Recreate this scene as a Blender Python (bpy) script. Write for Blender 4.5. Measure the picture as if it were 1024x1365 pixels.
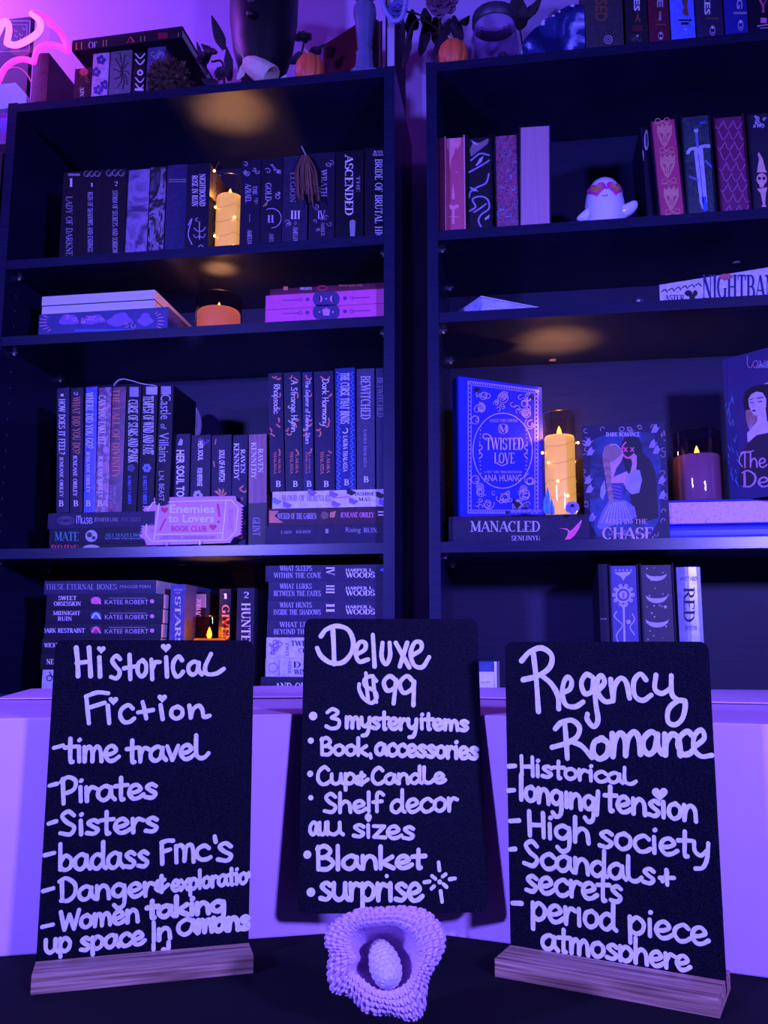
import bpy, bmesh, math, random
from math import sin, cos, pi, radians, sqrt
import numpy as np
random.seed(7)
for o in list(bpy.data.objects): bpy.data.objects.remove(o)
SC = bpy.context.scene; COL = SC.collection

# ------------------------------------------------------------------ camera
F = 1173.34; CAM = np.array([1.01358, -1.52404, 0.92223])
PITCH, YAW, ROLL = radians(8.66268), radians(-8.67893), radians(0.0739)
fwd = np.array([sin(YAW)*cos(PITCH), cos(YAW)*cos(PITCH), sin(PITCH)])
r0 = np.array([cos(YAW), -sin(YAW), 0.0]); u0 = np.cross(r0, fwd)
RT = cos(ROLL)*r0 + sin(ROLL)*u0; UP = -sin(ROLL)*r0 + cos(ROLL)*u0
cd = bpy.data.cameras.new('camera'); cam = bpy.data.objects.new('camera', cd); COL.objects.link(cam)
from mathutils import Matrix, Vector
cam.matrix_world = Matrix(((RT[0], UP[0], -fwd[0], CAM[0]), (RT[1], UP[1], -fwd[1], CAM[1]), (RT[2], UP[2], -fwd[2], CAM[2]), (0, 0, 0, 1)))
cd.sensor_fit = 'VERTICAL'; cd.sensor_height = 36; cd.lens = F/1365*36; cd.clip_start = .02; cd.clip_end = 50
SC.camera = cam
def ray(px, py):
    return RT*((px-512)/F) + UP*(-(py-682.5)/F) + fwd
def at(px, py, y):                       # the point of the vertical plane at depth y seen at a pixel
    d = ray(px, py); return CAM + d*((y-CAM[1])/d[1])
def atz(px, py, z):
    d = ray(px, py); return CAM + d*((z-CAM[2])/d[2])
def proj(P):
    q = np.array(P)-CAM; return 512+F*(q@RT)/(q@fwd), 682.5-F*(q@UP)/(q@fwd)

# ------------------------------------------------------------------ light
vs = SC.view_settings; vs.view_transform = 'Standard'; vs.look = 'None'; vs.gamma = 1; vs.exposure = 0; vs.use_curve_mapping = False
wd = bpy.data.worlds.new('world'); SC.world = wd; wd.use_nodes = True
wd.node_tree.nodes['Background'].inputs[0].default_value = (0.08, 0.03, 1.0, 1); wd.node_tree.nodes['Background'].inputs[1].default_value = 0.075
def area(name, loc, target, size, power, color, sy=None):
    l = bpy.data.lights.new(name, 'AREA'); l.energy = power; l.color = color; l.size = size
    if sy: l.shape = 'RECTANGLE'; l.size_y = sy
    o = bpy.data.objects.new(name, l); COL.objects.link(o); o.location = loc
    o.rotation_euler = (Vector(target)-Vector(loc)).to_track_quat('-Z', 'Y').to_euler(); return o
KEYC = (0.27, 0.095, 1.0)
area('lamp_left', (-0.22, -1.98, 1.52), (0.80, -0.2, 1.0), .15, 33, (0.165, 0.135, 1.0)).data.spread = radians(110)
area('lamp_right', (2.02, -1.98, 1.42), (1.0, -0.2, 0.95), .15, 23, (0.185, 0.145, 1.0)).data.spread = radians(85)
area('upper_wall_wash', (-0.45, -0.02, 2.55), (0.10, 0.29, 2.10), .5, 13, (0.36, 0.07, 1.0), .06)  # unseen lamp added at upper left to wash the wall purple
def pt(name, loc, power, color, r=.01):
    l = bpy.data.lights.new(name, 'POINT'); l.energy = power; l.color = color; l.shadow_soft_size = r
    o = bpy.data.objects.new(name, l); COL.objects.link(o); o.location = loc; return o

# ------------------------------------------------------------------ materials
MC = {}
def lin(h):
    h = h.lstrip('#'); c = [int(h[i:i+2], 16)/255 for i in (0, 2, 4)]
    return tuple(((v+.055)/1.055)**2.4 if v > .04045 else v/12.92 for v in c)
def new(name):
    m = bpy.data.materials.new(name); m.use_nodes = True; nt = m.node_tree
    return m, nt, nt.nodes['Principled BSDF']
def nd(nt, t, **kw):
    n = nt.nodes.new(t)
    for k, v in kw.items():
        if k in n.inputs: n.inputs[k].default_value = v
        else: setattr(n, k, v)
    return n
def ramp(nt, fac, stops):
    r = nt.nodes.new('ShaderNodeValToRGB'); e = r.color_ramp.elements
    while len(e) < len(stops): e.new(.5)
    for k, (p, c) in zip(e, stops): k.position = p; k.color = (*c, 1)
    nt.links.new(fac, r.inputs[0]); return r.outputs[0]
def M(h, rough=.5, var=.12, scale=60, metal=0.0, spec=.4, bump=0.0):
    k = (h, rough, var, scale, metal, spec, bump)
    if k in MC: return MC[k]
    m, nt, b = new('surface_'+h.strip('#')+'_%d' % len(MC)); c = lin(h)
    tc = nd(nt, 'ShaderNodeTexCoord'); n = nd(nt, 'ShaderNodeTexNoise', Scale=scale, Detail=4.0)
    nt.links.new(tc.outputs['Object'], n.inputs['Vector'])
    col = ramp(nt, n.outputs['Fac'], [(.3, tuple(v*(1-var) for v in c)), (.7, tuple(min(1, v*(1+var)) for v in c))])
    nt.links.new(col, b.inputs['Base Color'])
    b.inputs['Roughness'].default_value = rough; b.inputs['Metallic'].default_value = metal; b.inputs['Specular IOR Level'].default_value = spec
    if bump:
        bp = nd(nt, 'ShaderNodeBump', Strength=bump, Distance=.002); nt.links.new(n.outputs['Fac'], bp.inputs['Height']); nt.links.new(bp.outputs[0], b.inputs['Normal'])
    MC[k] = m; return m
def Mpat(kind, cols, scale=30, rough=.45, dist=4.0, sz=(1, 1, 1), thr=None):   # printed page-edge and cover patterns
    k = (kind, cols, scale, rough, dist, sz, thr)
    if k in MC: return MC[k]
    m, nt, b = new('print_%d' % len(MC)); tc = nd(nt, 'ShaderNodeTexCoord'); mp = nd(nt, 'ShaderNodeMapping'); mp.inputs['Scale'].default_value = sz
    nt.links.new(tc.outputs['Object'], mp.inputs['Vector'])
    if kind == 'noise': n = nd(nt, 'ShaderNodeTexNoise', Scale=scale, Detail=5.0, Distortion=dist); out = n.outputs['Fac']
    elif kind == 'wave':
        n = nd(nt, 'ShaderNodeTexWave', Scale=scale, Distortion=dist, Detail=3.0); n.inputs['Detail Scale'].default_value = 1.5; out = n.outputs['Fac']
    else:
        n = nd(nt, 'ShaderNodeTexVoronoi', Scale=scale); n.feature = 'DISTANCE_TO_EDGE' if kind == 'vein' else 'F1'; out = n.outputs['Distance']
    nt.links.new(mp.outputs[0], n.inputs['Vector'])
    cs = [lin(c) for c in cols]; st = thr or [(.25+.5*i/(len(cs)-1)) for i in range(len(cs))]
    nt.links.new(ramp(nt, out, list(zip(st, cs))), b.inputs['Base Color']); b.inputs['Roughness'].default_value = rough
    MC[k] = m; return m
def Mpages(h='#cfc8bd', axis=0, dens=900):          # page block: fine leaf lines
    k = ('pg', h, axis, dens)
    if k in MC: return MC[k]
    m, nt, b = new('paper_%d' % len(MC)); tc = nd(nt, 'ShaderNodeTexCoord'); n = nd(nt, 'ShaderNodeTexNoise', Scale=1.0, Detail=2.0)
    mp = nd(nt, 'ShaderNodeMapping'); s = [6, 6, 6]; s[axis] = dens; mp.inputs['Scale'].default_value = s
    nt.links.new(tc.outputs['Object'], mp.inputs['Vector']); nt.links.new(mp.outputs[0], n.inputs['Vector']); c = lin(h)
    nt.links.new(ramp(nt, n.outputs['Fac'], [(.3, tuple(v*.8 for v in c)), (.7, c)]), b.inputs['Base Color']); b.inputs['Roughness'].default_value = .8
    MC[k] = m; return m
def Memit(h, s, base=None):
    k = ('em', h, s)
    if k in MC: return MC[k]
    m, nt, b = new('glow_%d' % len(MC)); b.inputs['Base Color'].default_value = (*lin(base or h), 1); b.inputs['Emission Color'].default_value = (*lin(h), 1); b.inputs['Emission Strength'].default_value = s
    MC[k] = m; return m
def Mglass(tint='#ffffff', alpha_ior=1.45, rough=.02):
    k = ('gl', tint, rough)
    if k in MC: return MC[k]
    m, nt, b = new('glass_%d' % len(MC)); out = nt.nodes['Material Output']; nt.nodes.remove(b)
    tr = nd(nt, 'ShaderNodeBsdfTransparent'); tr.inputs[0].default_value = (*lin(tint), 1)
    gl = nd(nt, 'ShaderNodeBsdfGlossy', Roughness=rough); gl.inputs[0].default_value = (1, 1, 1, 1)
    fr = nd(nt, 'ShaderNodeFresnel', IOR=1.45); mx = nd(nt, 'ShaderNodeMixShader'); ge = nd(nt, 'ShaderNodeNewGeometry'); iv = nd(nt, 'ShaderNodeMath', operation='SUBTRACT'); iv.inputs[0].default_value = 1; mu = nd(nt, 'ShaderNodeMath', operation='MULTIPLY')
    nt.links.new(ge.outputs['Backfacing'], iv.inputs[1]); nt.links.new(fr.outputs[0], mu.inputs[0]); nt.links.new(iv.outputs[0], mu.inputs[1]); nt.links.new(mu.outputs[0], mx.inputs[0]); nt.links.new(tr.outputs[0], mx.inputs[1]); nt.links.new(gl.outputs[0], mx.inputs[2]); nt.links.new(mx.outputs[0], out.inputs[0])
    MC[k] = m; return m
def Mlaminate(rough=.27, spec=.5):
    m, nt, b = new('black_wood_laminate'); tc = nd(nt, 'ShaderNodeTexCoord'); mp = nd(nt, 'ShaderNodeMapping'); mp.inputs['Scale'].default_value = (3, 3, 60)
    n = nd(nt, 'ShaderNodeTexNoise', Scale=6.0, Detail=5.0); nt.links.new(tc.outputs['Object'], mp.inputs[0]); nt.links.new(mp.outputs[0], n.inputs['Vector'])
    nt.links.new(ramp(nt, n.outputs['Fac'], [(.3, (.007, .008, .030)), (.7, (.011, .013, .046))]), b.inputs['Base Color'])
    b.inputs['Roughness'].default_value = rough; b.inputs['Specular IOR Level'].default_value = spec
    bp = nd(nt, 'ShaderNodeBump', Strength=.02, Distance=.002); nt.links.new(n.outputs['Fac'], bp.inputs['Height']); nt.links.new(bp.outputs[0], b.inputs['Normal']); return m
def Mchalk():
    m, nt, b = new('chalkboard_black'); tc = nd(nt, 'ShaderNodeTexCoord'); n = nd(nt, 'ShaderNodeTexNoise', Scale=900.0, Detail=2.0); nt.links.new(tc.outputs['Object'], n.inputs['Vector'])
    nt.links.new(ramp(nt, n.outputs['Fac'], [(.45, (.002, .002, .005)), (.75, (.012, .012, .024))]), b.inputs['Base Color']); b.inputs['Roughness'].default_value = .6; b.inputs['Specular IOR Level'].default_value = .04
    bp = nd(nt, 'ShaderNodeBump', Strength=.25, Distance=.0006); nt.links.new(n.outputs['Fac'], bp.inputs['Height']); nt.links.new(bp.outputs[0], b.inputs['Normal']); return m
def Mwood(c1, c2, axis=0):
    m, nt, b = new('wood_grain'); tc = nd(nt, 'ShaderNodeTexCoord'); mp = nd(nt, 'ShaderNodeMapping'); s = [60, 60, 130]; s[axis] = 7; mp.inputs['Scale'].default_value = s
    n = nd(nt, 'ShaderNodeTexNoise', Scale=2.0, Detail=6.0, Distortion=.6); nt.links.new(tc.outputs['Object'], mp.inputs[0]); nt.links.new(mp.outputs[0], n.inputs['Vector'])
    nt.links.new(ramp(nt, n.outputs['Fac'], [(.3, lin(c1)), (.62, lin(c2))]), b.inputs['Base Color']); b.inputs['Roughness'].default_value = .6; return m

# ------------------------------------------------------------------ mesh helpers
X, Y, Z = np.array([1., 0, 0]), np.array([0, 1., 0]), np.array([0, 0, 1.])
def nrm(v): v = np.array(v, float); return v/np.linalg.norm(v)
class MB:
    def __init__(s): s.v, s.f, s.m, s.sm, s.ms = [], [], [], [], []
    def mi(s, mat):
        if mat not in s.ms: s.ms.append(mat)
        return s.ms.index(mat)
    def add(s, vs, fs, mat, smooth=False):
        b = len(s.v); i = s.mi(mat); s.v += [tuple(map(float, v)) for v in vs]
        for f in fs: s.f.append(tuple(k+b for k in f)); s.m.append(i); s.sm.append(smooth)
    def box(s, O, A, B, C, mat):          # O corner, A B C full edge vectors
        O, A, B, C = map(np.array, (O, A, B, C))
        v = [O, O+A, O+A+B, O+B, O+C, O+A+C, O+A+B+C, O+B+C]
        f = [(0, 3, 2, 1), (4, 5, 6, 7), (0, 1, 5, 4), (1, 2, 6, 5), (2, 3, 7, 6), (3, 0, 4, 7)]
        if np.dot(np.cross(A, B), C) < 0: f = [q[::-1] for q in f]
        s.add(v, f, mat)
    def bx(s, x0, x1, y0, y1, z0, z1, mat): s.box((x0, y0, z0), (x1-x0, 0, 0), (0, y1-y0, 0), (0, 0, z1-z0), mat)
    def prism(s, pts, ext, mat, smooth=False):  # planar loop extruded by vector
        n = len(pts); p = [np.array(q, float) for q in pts]; e = np.array(ext, float)
        nn = sum((np.cross(p[i]-p[0], p[(i+1) % n]-p[0]) for i in range(n)), np.zeros(3))
        if np.dot(nn, e) > 0: p = p[::-1]
        s.add(p+[q+e for q in p], [tuple(range(n)), tuple(range(2*n-1, n-1, -1))], mat)
        s.add(p+[q+e for q in p], [((i+1) % n, i, i+n, (i+1) % n+n) for i in range(n)], mat, smooth)
    def lathe(s, c, prof, mat, n=32, axis=Z, smooth=True, fn=None):  # prof (r,h) list
        ax = nrm(axis); a = nrm(np.cross(ax, X if abs(ax[0]) < .9 else Y)); b = np.cross(ax, a); c = np.array(c); vs = []
        for r, h in prof:
            for k in range(n):
                t = 2*pi*k/n; rr = r*(fn(t, h) if fn else 1); vs.append(c+ax*h+(a*cos(t)+b*sin(t))*rr)
        fs = [(i*n+k, i*n+(k+1) % n, (i+1)*n+(k+1) % n, (i+1)*n+k) for i in range(len(prof)-1) for k in range(n)]
        s.add(vs, fs, mat, smooth)
    def tube(s, pts, r, mat, n=8, smooth=True, closed=False):
        P = [np.array(p, float) for p in pts]; N = len(P); R = r if hasattr(r, '__len__') else [r]*N; vs = []; prev = None
        for i in range(N):
            t = nrm(P[(i+1) % N if closed else min(i+1, N-1)]-P[(i-1) if closed or i > 0 else 0]+1e-12)
            if prev is None: a = np.cross(t, Z if abs(t[2]) < .9 else X)
            else: a = prev-t*np.dot(prev, t)
            a = nrm(a); prev = a; b = np.cross(t, a)
            vs += [P[i]+(a*cos(2*pi*k/n)+b*sin(2*pi*k/n))*R[i] for k in range(n)]
        M_ = N if closed else N-1
        fs = [(i*n+k, i*n+(k+1) % n, ((i+1) % N)*n+(k+1) % n, ((i+1) % N)*n+k) for i in range(M_) for k in range(n)]
        if not closed: fs += [tuple(range(n))[::-1], tuple(range((N-1)*n, N*n))]
        s.add(vs, fs, mat, smooth)
    def sphere(s, c, r, mat, n=16, m=10, sc=(1, 1, 1), fn=None):
        c = np.array(c); vs = []
        for i in range(m+1):
            p = pi*i/m
            for k in range(n):
                t = 2*pi*k/n; d = np.array([sin(p)*cos(t), sin(p)*sin(t), cos(p)]); q = d*np.array(sc)*r
                if fn: q = q*fn(d)
                vs.append(c+q)
        s.add(vs, [(i*n+k, (i+1)*n+k, (i+1)*n+(k+1) % n, i*n+(k+1) % n) for i in range(m) for k in range(n)], mat, True)
    def build(s, name, parent=None, label=None):
        me = bpy.data.meshes.new(name); off = np.array(parent['_loc']) if parent is not None and '_loc' in parent else np.zeros(3)
        if isinstance(parent, tuple): parent = None
        me.from_pydata([tuple(np.array(v)-off) for v in s.v], [], s.f)
        for m in s.ms: me.materials.append(m)
        me.polygons.foreach_set('material_index', s.m); me.polygons.foreach_set('use_smooth', s.sm); me.validate(); me.update()
        o = bpy.data.objects.new(name, me); COL.objects.link(o)
        if parent is not None: o.parent = parent
        if label: o['label'] = label
        if parent is not None: o['_loc'] = [float(q) for q in off]; MADE.append(o)
        return o
MADE = []
def thing(name, label, cat, loc, group=None):
    o = bpy.data.objects.new(name, None); COL.objects.link(o); o.location = tuple(map(float, loc)); o.empty_display_size = .02
    o['label'] = label; o['category'] = cat; o['_loc'] = [float(q) for q in loc]; MADE.append(o)
    if group: o['group'] = group
    return o
def single(mb, name, label, cat, loc, group=None):     # a thing that is one mesh
    class P(dict): pass
    me_o = None; off = np.array(loc, float); mb.v = [tuple(np.array(v)-off) for v in mb.v]
    o = mb.build(name); o.location = tuple(map(float, loc)); o['label'] = label; o['category'] = cat
    if group: o['group'] = group
    return o
def struct(mb, name):
    o = mb.build(name); o['kind'] = 'structure'; return o

def smoothpts(pts, seg=6):
    # Catmull-Rom through the points; a repeated point makes a corner
    P = [np.array(p, float) for p in pts]
    if len(P) < 3: return [P[0]+(P[-1]-P[0])*k/8 for k in range(9)] if len(P) == 2 else P
    out = [P[0]]
    for i in range(len(P)-1):
        p1, p2 = P[i], P[i+1]
        if np.allclose(p1, p2): continue
        p0 = P[i-1] if i > 0 else 2*p1-p2
        p3 = P[i+2] if i+2 < len(P) else 2*p2-p1
        for k in range(1, seg+1):
            t = k/seg; out.append(.5*((2*p1)+(-p0+p2)*t+(2*p0-5*p1+4*p2-p3)*t*t+(-p0+3*p1-3*p2+p3)*t**3))
    return out
def ribbon(pts, w, cap=True):
    """flat brush stroke in 2D -> list of polygons that do not overlap (split at sharp corners, round ends)"""
    P = [np.array(p, float) for p in pts]; ws = list(w) if hasattr(w, '__len__') else [w]*len(P)
    Q, W = [P[0]], [ws[0]]
    for p, q in zip(P[1:], ws[1:]):
        if np.linalg.norm(p-Q[-1]) > 1e-9: Q.append(p); W.append(q)
    if len(Q) < 2: return [[Q[0]+W[0]/2*np.array([cos(2*pi*k/10), sin(2*pi*k/10)]) for k in range(10)]]
    runs, cur = [], [0]
    for i in range(1, len(Q)):
        cur.append(i)
        if i < len(Q)-1:
            a, b = nrm2(Q[i]-Q[i-1]), nrm2(Q[i+1]-Q[i])
            if a@b < .25: runs.append(cur); cur = [i]
    runs.append(cur); polys = []
    for r in runs:
        R_ = [Q[i] for i in r]; V = [W[i] for i in r]; n = len(R_); Ls, Rs = [], []
        for i in range(n):
            d = nrm2(R_[min(i+1, n-1)]-R_[max(i-1, 0)]); m = np.array([-d[1], d[0]])*V[i]/2; Ls.append(R_[i]+m); Rs.append(R_[i]-m)
        for i in range(n-1): polys.append([Rs[i], Rs[i+1], Ls[i+1], Ls[i]])
        if cap:
            d0, d1 = nrm2(R_[0]-R_[1]), nrm2(R_[-1]-R_[-2])
            for c, d, v in ((R_[0], d0, V[0]), (R_[-1], d1, V[-1])):
                m = np.array([-d[1], d[0]]); polys.append([c+v/2*(m*cos(a)+d*sin(a)) for a in [pi*k/6 for k in range(7)]])
    return polys
def nrm2(v):
    l = np.linalg.norm(v); return v/l if l > 1e-12 else np.array([1., 0.])
def ribbon_old(pts, w):
    """flat brush stroke in 2D -> list of polygons (round ends and joints)"""
    P = [np.array(p, float) for p in pts]; polys = []
    ws = w if hasattr(w, '__len__') else [w]*len(P)
    for i in range(len(P)-1):
        d = P[i+1]-P[i]; L = np.linalg.norm(d)
        if L < 1e-9: continue
        n = np.array([-d[1], d[0]])/L; polys.append([P[i]-n*ws[i]/2, P[i+1]-n*ws[i+1]/2, P[i+1]+n*ws[i+1]/2, P[i]+n*ws[i]/2])
    for i, p in enumerate(P): polys.append([p+ws[i]/2*np.array([cos(2*pi*k/8), sin(2*pi*k/8)]) for k in range(8)])
    return polys
def flat(pts, w):
    P = [np.array(p, float) for p in pts]; polys = []
    for i in range(len(P)-1):
        d = P[i+1]-P[i]; L = np.linalg.norm(d)
        if L < 1e-9: continue
        n = np.array([-d[1], d[0]])/L; w0 = w[i] if hasattr(w, '__len__') else w; w1 = w[i+1] if hasattr(w, '__len__') else w
        polys.append([P[i]-n*w0/2, P[i+1]-n*w1/2, P[i+1]+n*w1/2, P[i]+n*w0/2])
    return polys

# ------------------------------------------------------------------ lettering
K_, N_ = .17, .06
def _serif_table():
    T = {}
    def L(x0, y0, x1, y1, w): return ('l', x0, y0, x1, y1, w)
    def A(cx, cy, rx, ry, a0, a1): return ('a', cx, cy, rx, ry, a0, a1)
    T['A'] = (.74, [L(.03, 0, .36, 1, N_), L(.36, 1, .68, 0, K_), L(.13, .34, .56, .34, N_)], [(.03, 0), (.68, 0)])
    T['B'] = (.66, [L(.14, 0, .14, 1, K_), A(.3, .75, .24, .25, 90, -90), A(.3, .26, .3, .26, 90, -90), L(.14, 1, .3, 1, N_), L(.14, .51, .3, .51, N_), L(.14, 0, .3, 0, N_)], [(.1, 0), (.1, 1)])
    T['C'] = (.7, [A(.38, .5, .33, .5, 50, 310), L(.6, .72, .6, .98, N_)], [])
    T['D'] = (.74, [L(.14, 0, .14, 1, K_), A(.3, .5, .36, .5, 90, -90), L(.14, 1, .3, 1, N_), L(.14, 0, .3, 0, N_)], [(.1, 0), (.1, 1)])
    T['E'] = (.62, [L(.14, 0, .14, 1, K_), L(.1, 1, .56, 1, N_), L(.14, .52, .44, .52, N_), L(.1, 0, .58, 0, N_), L(.56, 1, .56, .8, N_), L(.58, 0, .58, .22, N_)], [(.1, 0), (.1, 1)])
    T['F'] = (.58, T['E'][1][:3]+[T['E'][1][4]], [(.14, 0), (.1, 1)])
    T['G'] = (.76, [A(.38, .5, .33, .5, 50, 320), L(.62, .02, .62, .42, K_), L(.6, .74, .6, .98, N_)], [(.62, .42)])
    T['H'] = (.78, [L(.14, 0, .14, 1, K_), L(.62, 0, .62, 1, K_), L(.14, .5, .62, .5, N_)], [(.14, 0), (.14, 1), (.62, 0), (.62, 1)])
    T['I'] = (.32, [L(.16, 0, .16, 1, K_)], [(.16, 0), (.16, 1)])
    T['J'] = (.42, [L(.26, .15, .26, 1, K_), A(.12, .15, .14, .2, 0, -120)], [(.26, 1)])
    T['K'] = (.74, [L(.14, 0, .14, 1, K_), L(.16, .4, .6, 1, N_), L(.3, .56, .66, 0, K_)], [(.14, 0), (.14, 1), (.6, 1), (.66, 0)])
    T['L'] = (.6, [L(.14, 0, .14, 1, K_), L(.1, 0, .56, 0, N_), L(.56, 0, .56, .24, N_)], [(.14, 0), (.14, 1)])
    T['M'] = (.92, [L(.1, 0, .12, 1, N_), L(.12, 1, .44, .05, K_), L(.44, .05, .76, 1, N_), L(.78, 0, .78, 1, K_)], [(.1, 0), (.08, 1), (.78, 0), (.8, 1)])
    T['N'] = (.8, [L(.12, 0, .12, 1, N_), L(.12, 1, .66, 0, K_), L(.66, 0, .66, 1, N_)], [(.12, 0), (.08, 1), (.66, 1)])
    T['O'] = (.78, [A(.38, .5, .33, .5, 0, 360)], [])
    T['P'] = (.62, [L(.14, 0, .14, 1, K_), A(.3, .73, .26, .27, 90, -90), L(.14, 1, .3, 1, N_), L(.14, .46, .3, .46, N_)], [(.14, 0), (.1, 1)])
    T['Q'] = (.78, T['O'][1]+[L(.4, .15, .7, -.15, K_)], [])
    T['R'] = (.72, T['P'][1]+[L(.32, .46, .64, 0, K_)], [(.14, 0), (.1, 1), (.66, 0)])
    T['S'] = (.58, [A(.29, .74, .22, .26, 30, 250), A(.29, .25, .24, .25, 80, -150), L(.5, .76, .5, .98, N_), L(.06, .02, .06, .26, N_)], [])
    T['T'] = (.66, [L(.32, 0, .32, 1, K_), L(.03, 1, .61, 1, N_), L(.03, 1, .03, .78, N_), L(.61, 1, .61, .78, N_)], [(.32, 0)])
    T['U'] = (.76, [L(.14, .3, .14, 1, K_), A(.38, .3, .24, .3, 180, 360), L(.62, .3, .62, 1, N_)], [(.14, 1), (.62, 1)])
    T['V'] = (.74, [L(.05, 1, .37, 0, K_), L(.37, 0, .67, 1, N_)], [(.05, 1), (.67, 1)])
    T['W'] = (1.0, [L(.04, 1, .28, 0, K_), L(.28, 0, .5, 1, N_), L(.5, 1, .72, 0, K_), L(.72, 0, .94, 1, N_)], [(.04, 1), (.5, 1), (.94, 1)])
    T['X'] = (.74, [L(.06, 1, .66, 0, K_), L(.64, 1, .08, 0, N_)], [(.06, 1), (.64, 1), (.08, 0), (.66, 0)])
    T['Y'] = (.7, [L(.05, 1, .34, .5, K_), L(.64, 1, .34, .5, N_), L(.34, .5, .34, 0, K_)], [(.05, 1), (.64, 1), (.34, 0)])
    T['Z'] = (.64, [L(.06, 1, .58, 1, N_), L(.58, 1, .06, 0, K_), L(.06, 0, .58, 0, N_)], [])
    T['1'] = (.4, [L(.22, 0, .22, 1, K_), L(.06, .84, .22, 1, N_)], [(.22, 0)])
    T['2'] = (.6, [A(.28, .72, .23, .28, 170, -40), L(.46, .54, .06, 0, N_), L(.06, 0, .54, 0, K_*.7)], [])
    T['3'] = (.58, [A(.26, .75, .22, .25, 150, -80), A(.26, .26, .26, .26, 80, -150)], [])
    T['?'] = (.5, [A(.25, .76, .2, .24, 170, -60), L(.25, .55, .25, .28, K_), L(.25, .02, .25, .12, K_)], [])
    T["'"] = (.2, [L(.1, .72, .12, 1, N_*1.6)], []); T['.'] = (.22, [L(.1, 0, .1, .12, K_)], []); T['-'] = (.4, [L(.06, .45, .34, .45, N_*1.4)], [])
    T['&'] = (.8, [A(.34, .78, .17, .22, -60, 240), L(.2, .66, .7, 0, K_), A(.3, .25, .26, .25, 110, 330), L(.52, .12, .72, .42, N_)], [])
    T[' '] = (.36, [], [])
    return T
SER = _serif_table()
def serif_polys(txt):
    polys = []; x = 0
    for ch in txt.upper():
        g = SER.get(ch, SER['I']); adv, st, se = g
        for q in st:
            if q[0] == 'l': polys += [[p+np.array([x, 0]) for p in r] for r in flat([(q[1], q[2]), (q[3], q[4])], q[5])]
            else:
                _, cx, cy, rx, ry, a0, a1 = q; n = max(6, int(abs(a1-a0)/20)); P, W = [], []
                for k in range(n+1):
                    a = radians(a0+(a1-a0)*k/n); P.append((cx+rx*cos(a), cy+ry*sin(a))); W.append(N_+(K_-N_)*abs(cos(a)))
                polys += [[p+np.array([x, 0]) for p in r] for r in flat(P, W)]
        for (sx, sy) in se: polys += [[p+np.array([x, 0]) for p in r] for r in flat([(sx-.13, sy), (sx+.13, sy)], N_)]
        x += adv+.06
    return polys
FC = {}
def sans_polys(txt, bold=0.0):
    k = (txt, bold)
    if k in FC: return FC[k]
    c = bpy.data.curves.new('t', 'FONT'); c.body = txt; c.resolution_u = 2; c.offset = bold; o = bpy.data.objects.new('t', c); COL.objects.link(o)
    dg = bpy.context.evaluated_depsgraph_get(); me = bpy.data.meshes.new_from_object(o.evaluated_get(dg))
    v = [np.array((q.co.x, q.co.y)) for q in me.vertices]; polys = [[v[i] for i in p.vertices] for p in me.polygons]
    bpy.data.objects.remove(o); bpy.data.curves.remove(c); bpy.data.meshes.remove(me); FC[k] = polys; return polys

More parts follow.
